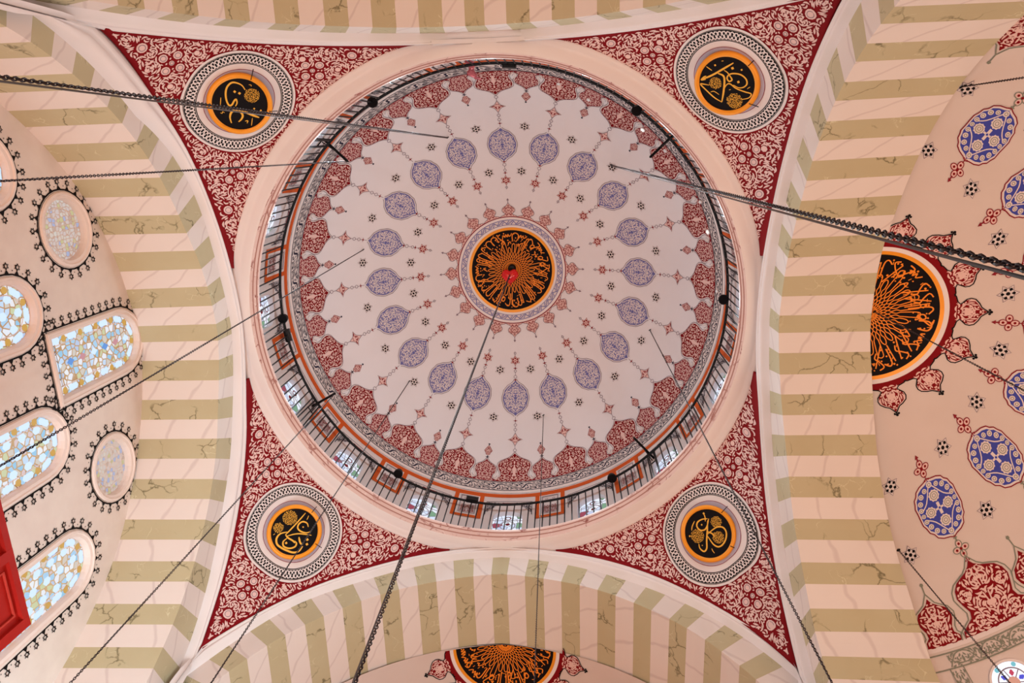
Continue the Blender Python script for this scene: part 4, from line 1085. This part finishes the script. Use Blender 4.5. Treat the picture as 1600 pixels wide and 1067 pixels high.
# ------------------------------------------------------------ small things in the dome
M['redgloss']=plain('glossy_red',(214,12,16),.18,0,.6); M['pinkfoil']=plain('pink_foil',(206,110,120),.3,.35,.6)
t=empty('red_balloon',(-.04,.10,21.95)); tag(t,'glossy red heart-shaped balloon caught at the centre of the dome, under the gold inscription','balloon')
mb=MB(); n=16; P=[]
for i in range(n+1):
    a=PI*i/n; row=[]
    for j in range(24):
        c=2*PI*j/24; x=math.sin(a)*math.cos(c); y=-math.cos(a); z=math.sin(a)*math.sin(c)
        y2=y*.25-.10*math.exp(-(x/.35)**2)*(-1 if y<0 else 0)*1.0; 
        wd=.27*(1-.45*max(y,0)); row.append((x*wd,y2,z*.16))
    row.append(row[0]); P.append(row)
mb.grid(P,'redgloss'); mb.build('balloon_body',t)
mb=MB(); mb.tube([(0,.24,0),(0,.27,.0),(0,.30,.01)],[.012,.03,.02],'redgloss',8); mb.build('tied_neck',t)
t=empty('ceiling_hook',(0,-.06,22.3)); tag(t,'black hook boss at the very centre of the dome above the red balloon','hook')
mb=MB()
for r0,r1,z0,z1 in ((.13,.13,.14,.05),(.13,.09,.05,0),(.09,.0,0,-.01)):
    for j in range(16):
        a,c=2*PI*j/16,2*PI*(j+1)/16; mb.face([(r0*math.cos(a),r0*math.sin(a),z0),(r0*math.cos(c),r0*math.sin(c),z0),(r1*math.cos(c),r1*math.sin(c),z1),(r1*math.cos(a),r1*math.sin(a),z1)],'iron')
mb.build('boss',t)
mb=MB(); mb.tube([(.05*math.cos(a),0,-.05+.05*math.sin(a)) for a in [2*PI*i/12 for i in range(12)]],.014,'iron',6,True); mb.build('eye',t)
mb=MB(); rnd=random.Random(2); P=[]
for i in range(9):
    q=i/8; cx_=-.10+.20*q+.05*math.sin(q*7); cy_=-.20+.42*q; w_=.085*(.55+.6*abs(math.sin(q*6.5+.5))); row=[]
    for j in range(12):
        a=2*PI*j/12; row.append((cx_+w_*math.cos(a)*(1+.3*rnd.uniform(-1,1)),cy_+.02*math.sin(2*a),w_*.7*math.sin(a)*(1+.3*rnd.uniform(-1,1))))
    row.append(row[0]); P.append(row)
mb.grid(P,'pinkfoil'); o=mb.build('foil_balloon',smooth=False); o.location=(-.44,-5.55,17.68); tag(o,'crumpled pink foil balloon snagged on the railing at the top of the ring','balloon')
M['bulb']=emit('lit_white_bulb',(255,246,242),1.0); M['dimbulb']=emit('dim_white_bulb',(250,232,228),.55)
LBL=['tiny white light above the upper right bracket arm, the brightest of the row','tiny white light on a crimson palmette, third from the pink foil balloon','faint tiny white light on a rose palmette, nearest the pink foil balloon','tiny white light beside the upper right bracket arm tip',
     'tiny white light where the thick chain crosses the palmettes','tiny white light beside a big palmette at the ring\'s right, just below the thick chain','faint tiny white light beside the far right round floodlight']
for (x,y,z),lb,br in zip([(3.707,-4.087,19.068),(2.343,-4.879,19.269),(1.583,-5.28,19.08),(4.272,-3.549,18.997),(5.166,-2.25,18.824),(5.404,-1.467,18.901),(5.664,.084,18.756)],LBL,(1,.6,.45,.6,.5,1,.5)):
    c=Vector((0,0,zs)); nrm=(c-Vector((x,y,z))).normalized(); t=empty('small_lamp',tuple(Vector((x,y,z))+nrm*.03)); tag(t,lb,'lamp','tiny lights on the dome')
    t.rotation_euler=nrm.to_track_quat('Z','Y').to_euler(); r=.022+.034*br
    mb=MB(); mb.grid([[(r*math.sin(a)*math.cos(2*PI*j/12),r*math.sin(a)*math.sin(2*PI*j/12),r*.5*math.cos(a)) for j in range(13)] for a in (0.01,.5,1.0,PI/2)],'bulb' if br==1 else 'dimbulb'); mb.build('bulb',t)
    mb=MB(); mb.grid([[(q*math.cos(2*PI*j/12),q*math.sin(2*PI*j/12),z_) for j in range(13)] for q,z_ in ((r,.0),(r*1.25,.0),(r*1.25,-.03))],'cream'); mb.build('rim',t)

# ------------------------------------------------------------ the four inscribed roundels hung on the pendentives
def S_(pts,w_): return ('s',pts,w_)
RD=[dict(c=(570,565),r=(240,222),S=[S_([(655,455),(640,410),(600,378),(560,370),(515,395),(485,440),(470,500),(475,545),(500,548),(530,522),(552,512),(548,545),(525,568)],16),
  S_([(440,700),(445,650),(470,612),(510,600),(545,620),(558,660),(535,690),(503,706)],18),S_([(535,590),(580,630),(640,680),(692,717)],20),S_([(405,525),(432,465)],7),S_([(600,770),(632,705)],7),S_([(700,420),(718,428),(715,440)],6),S_([(560,715),(585,718),(570,738)],8),S_([(380,588),(393,598),(402,585),(415,598)],6)],
  D=[(563,447,14),(598,470,14),(675,630,10),(727,660,10)],K=[(695,515,68)]),
 dict(c=(530,555),r=(245,232),S=[S_([(560,365),(480,430),(390,500),(300,555)],17),S_([(340,515),(318,530),(300,557),(340,545)],12),S_([(330,435),(385,460)],8),
  S_([(490,440),(520,452),(550,480),(572,508),(548,525),(526,500),(540,468),(580,452),(640,452),(690,480),(706,520),(682,553),(640,565),(590,550)],13),S_([(440,475),(490,487),(508,530),(515,620),(514,718)],17),
  S_([(515,718),(440,690),(360,640),(298,596),(330,590),(378,590)],12),S_([(514,610),(530,562),(560,545),(620,575),(700,590),(758,598),(745,635),(690,660)],11),S_([(400,648),(430,636),(480,656)],7),S_([(715,562),(738,540)],6),S_([(455,368),(472,362)],6),S_([(560,600),(575,592)],6)],
  D=[(560,410,15),(630,516,14),(405,410,11),(640,410,10)],K=[(625,685,72),(430,562,56)]),
 dict(c=(1113-1030,0),r=(1,1),S=[],D=[],K=[]),
 dict(c=(535,462),r=(208,202),S=[S_([(620,295),(560,370),(500,440),(455,490)],12),S_([(455,488),(480,515),(525,540),(545,560)],15),S_([(655,418),(640,385),(600,373),(567,395),(560,430),(590,458),(640,470),(682,458)],14),
  S_([(690,492),(600,480),(540,482),(470,500)],11),S_([(470,465),(410,480),(380,520),(388,570),(430,602),(480,625),(540,642),(590,628),(618,588)],17),S_([(470,520),(440,550),(450,590),(500,606),(548,592),(560,562),(540,542)],15),S_([(578,508),(590,550),(612,580)],16),S_([(650,318),(645,335),(636,356)],6),S_([(348,492),(362,480)],6)],
  D=[(468,560,13),(655,530,14),(655,570,14),(608,420,9)],K=[(482,340,66),(388,430,46)])]
RD[2]=dict(c=(465,465),r=(207,222),S=[S_([(440,282),(450,320),(448,355)],9),S_([(470,330),(420,335),(380,360),(370,400),(398,435),(440,430),(465,390),(482,328)],13),S_([(470,345),(466,400),(460,450),(450,530),(446,600),(420,630),(385,602),(378,562)],13),
  S_([(465,470),(500,440),(550,408),(600,410),(627,450),(622,510),(590,565),(550,587),(510,567),(480,522),(460,490)],13),S_([(460,448),(500,465),(522,492)],12),S_([(352,350),(328,398),(320,438)],9),S_([(490,602),(497,622),(512,645)],7)],
  D=[(440,280,11),(415,385,9),(300,490,10),(408,575,6)],K=[(545,360,50),(555,502,52),(370,490,60)])
RL=['black inscribed roundel in a gold rim, crossed by the bright chain','black roundel in a gold rim with a long straight diagonal stroke and big hooked letters',
    'black roundel in a gold rim with tall entwined looping letters and three small word groups','gold-rimmed black roundel with a nested bowl of letters, crossed by a thin chain']
for q,(sx,sy) in enumerate(QD):
    x,y,z=pend(sx,sy,0,6.87); nd=Vector((-sx*.46,-sy*.46,-.76)).normalized()
    cpos=Vector((x,y,z))+Vector((-sx*.40,-sy*.40,-.82)).normalized()*.20
    t=empty('inscribed_roundel',tuple(cpos)); tag(t,RL[q],'roundel','inscribed roundels on the pendentives')
    e1=(Vector((1,0,0))-nd*nd.x).normalized(); e2=nd.cross(e1)
    if e2.y<0: e2=-e2
    F=lambda u,v,h:tuple(e1*u+e2*v+nd*h)
    Rg=.625; mb=MB(); n=64
    prof=[(.70*Rg,.015),(.845*Rg,.015),(.86*Rg,.045),(.93*Rg,.06),(1.0*Rg,.035),(1.0*Rg,-.05),(.5*Rg,-.05)]
    rows=[[F(r*math.cos(2*PI*i/n),r*math.sin(2*PI*i/n),h) for i in range(n+1)] for r,h in prof]; mb.grid(rows,'gold'); mb.build('gilt_rim',t)
    d_=RD[q]; cx_,cy_=d_['c']; rx_,ry_=d_['r']; k_=.84*Rg; mb=MB(); mb.face([F(.855*Rg*math.cos(2*PI*i/n),.855*Rg*math.sin(2*PI*i/n),.02) for i in range(n)],'black')
    T_=lambda X,Y:((X-cx_)/rx_*k_,(Y-cy_)/ry_*k_)
    for i,(_,pts,w_) in enumerate(d_['S']):
        pp=smooth([T_(*p) for p in pts],5); m_=len(pp)
        ws=[w_/rx_*k_*(.45+.55*min(1,4*min(j,m_-1-j)/m_+.1)) for j in range(m_)]
        for po in ribbon(pp,ws): mb.face([F(u,v,.024+.0005*(i%4)) for u,v in po],'goldtxt')
    for X,Y,r in d_['D']:
        u,v=T_(X,Y); mb.face([F(u+r/rx_*k_*math.cos(a),v+r/rx_*k_*math.sin(a),.027) for a in (.2,.2+PI/2,.2+PI,.2+1.5*PI)],'goldtxt')
    for ki,(X,Y,r) in enumerate(d_['K']):
        u0,v0=T_(X,Y); rr=r/rx_*k_
        pol=arab(lambda u,v:(u-u0)**2+(v-v0)**2<rr*rr,(u0-rr,u0+rr,v0-rr,v0+rr),.0125,50+q*5+ki,mirror=False)
        for po in pol: mb.face([F(u,v,.025) for u,v in po],'goldtxt')
    mb.build('inscribed_board',t,False)
    for a in (-.9,.5):
        mb=MB(); p=(math.cos(a)*Rg*1.0,math.sin(a)*Rg*1.0); mb.tube([F(p[0]*.9,p[1]*.9,.07),F(p[0]*1.2,p[1]*1.2,-.04)],.009,'iron',5); mb.build('fixing_pin',t)

# ------------------------------------------------------------ red panelled woodwork at the lower left
M['redwood']=plaster('red_painted_wood',(186,30,18),(160,22,16),6,.15,.6); M['redwood2']=plaster('worn_red_edge',(206,66,52),(176,40,30),8,.1,.6)
t=empty('panelled_woodwork',(-5.55,1.0,3.0)); tag(t,'red panelled woodwork with recessed square panels at the left edge','woodwork')
X=-5.5; zt_=7.68; ye=2.13
def B(name,p0,p1,k,par=t):
    mb=MB(); q0=[p0[i]-t.location[i] for i in range(3)]; q1=[p1[i]-t.location[i] for i in range(3)]; mb.box(q0,q1,k); return mb.build(name,par,False)
B('carcass',(X-.25,-3.2,1.0),(X-.06,ye,zt_),'redwood')
for y_ in [ye-.14-1.0*i for i in range(6)]: B('stile',(X-.06,y_,1.0),(X,y_+.14,zt_),'redwood')
for z_ in [zt_-.10-.60*i for i in range(10)]: B('rail',(X-.06,-3.2,z_),(X-.002,ye,z_+.10),'redwood')
for i in range(5):
    for j in range(9):
        y1=ye-.14-1.0*i; y0=y1-.86; z1=zt_-.10-.60*j; z0=z1-.5
        if z0<5.5: continue
        mb=MB(); ox,oy,oz=t.location
        rows=[]
        for g_,h in ((.0,-.055),(.10,-.055),(.10,-.03),(.125,-.03),(.125,-.055)):
            rows.append([(X+h-ox,yy-oy,zz-oz) for yy,zz in ((y0+g_,z0+g_*.7),(y1-g_,z0+g_*.7),(y1-g_,z1-g_*.7),(y0+g_,z1-g_*.7),(y0+g_,z0+g_*.7))])
        mb.grid(rows,lambda a,c:'redwood2' if a>=1 else 'redwood'); mb.build('panel',t,False)
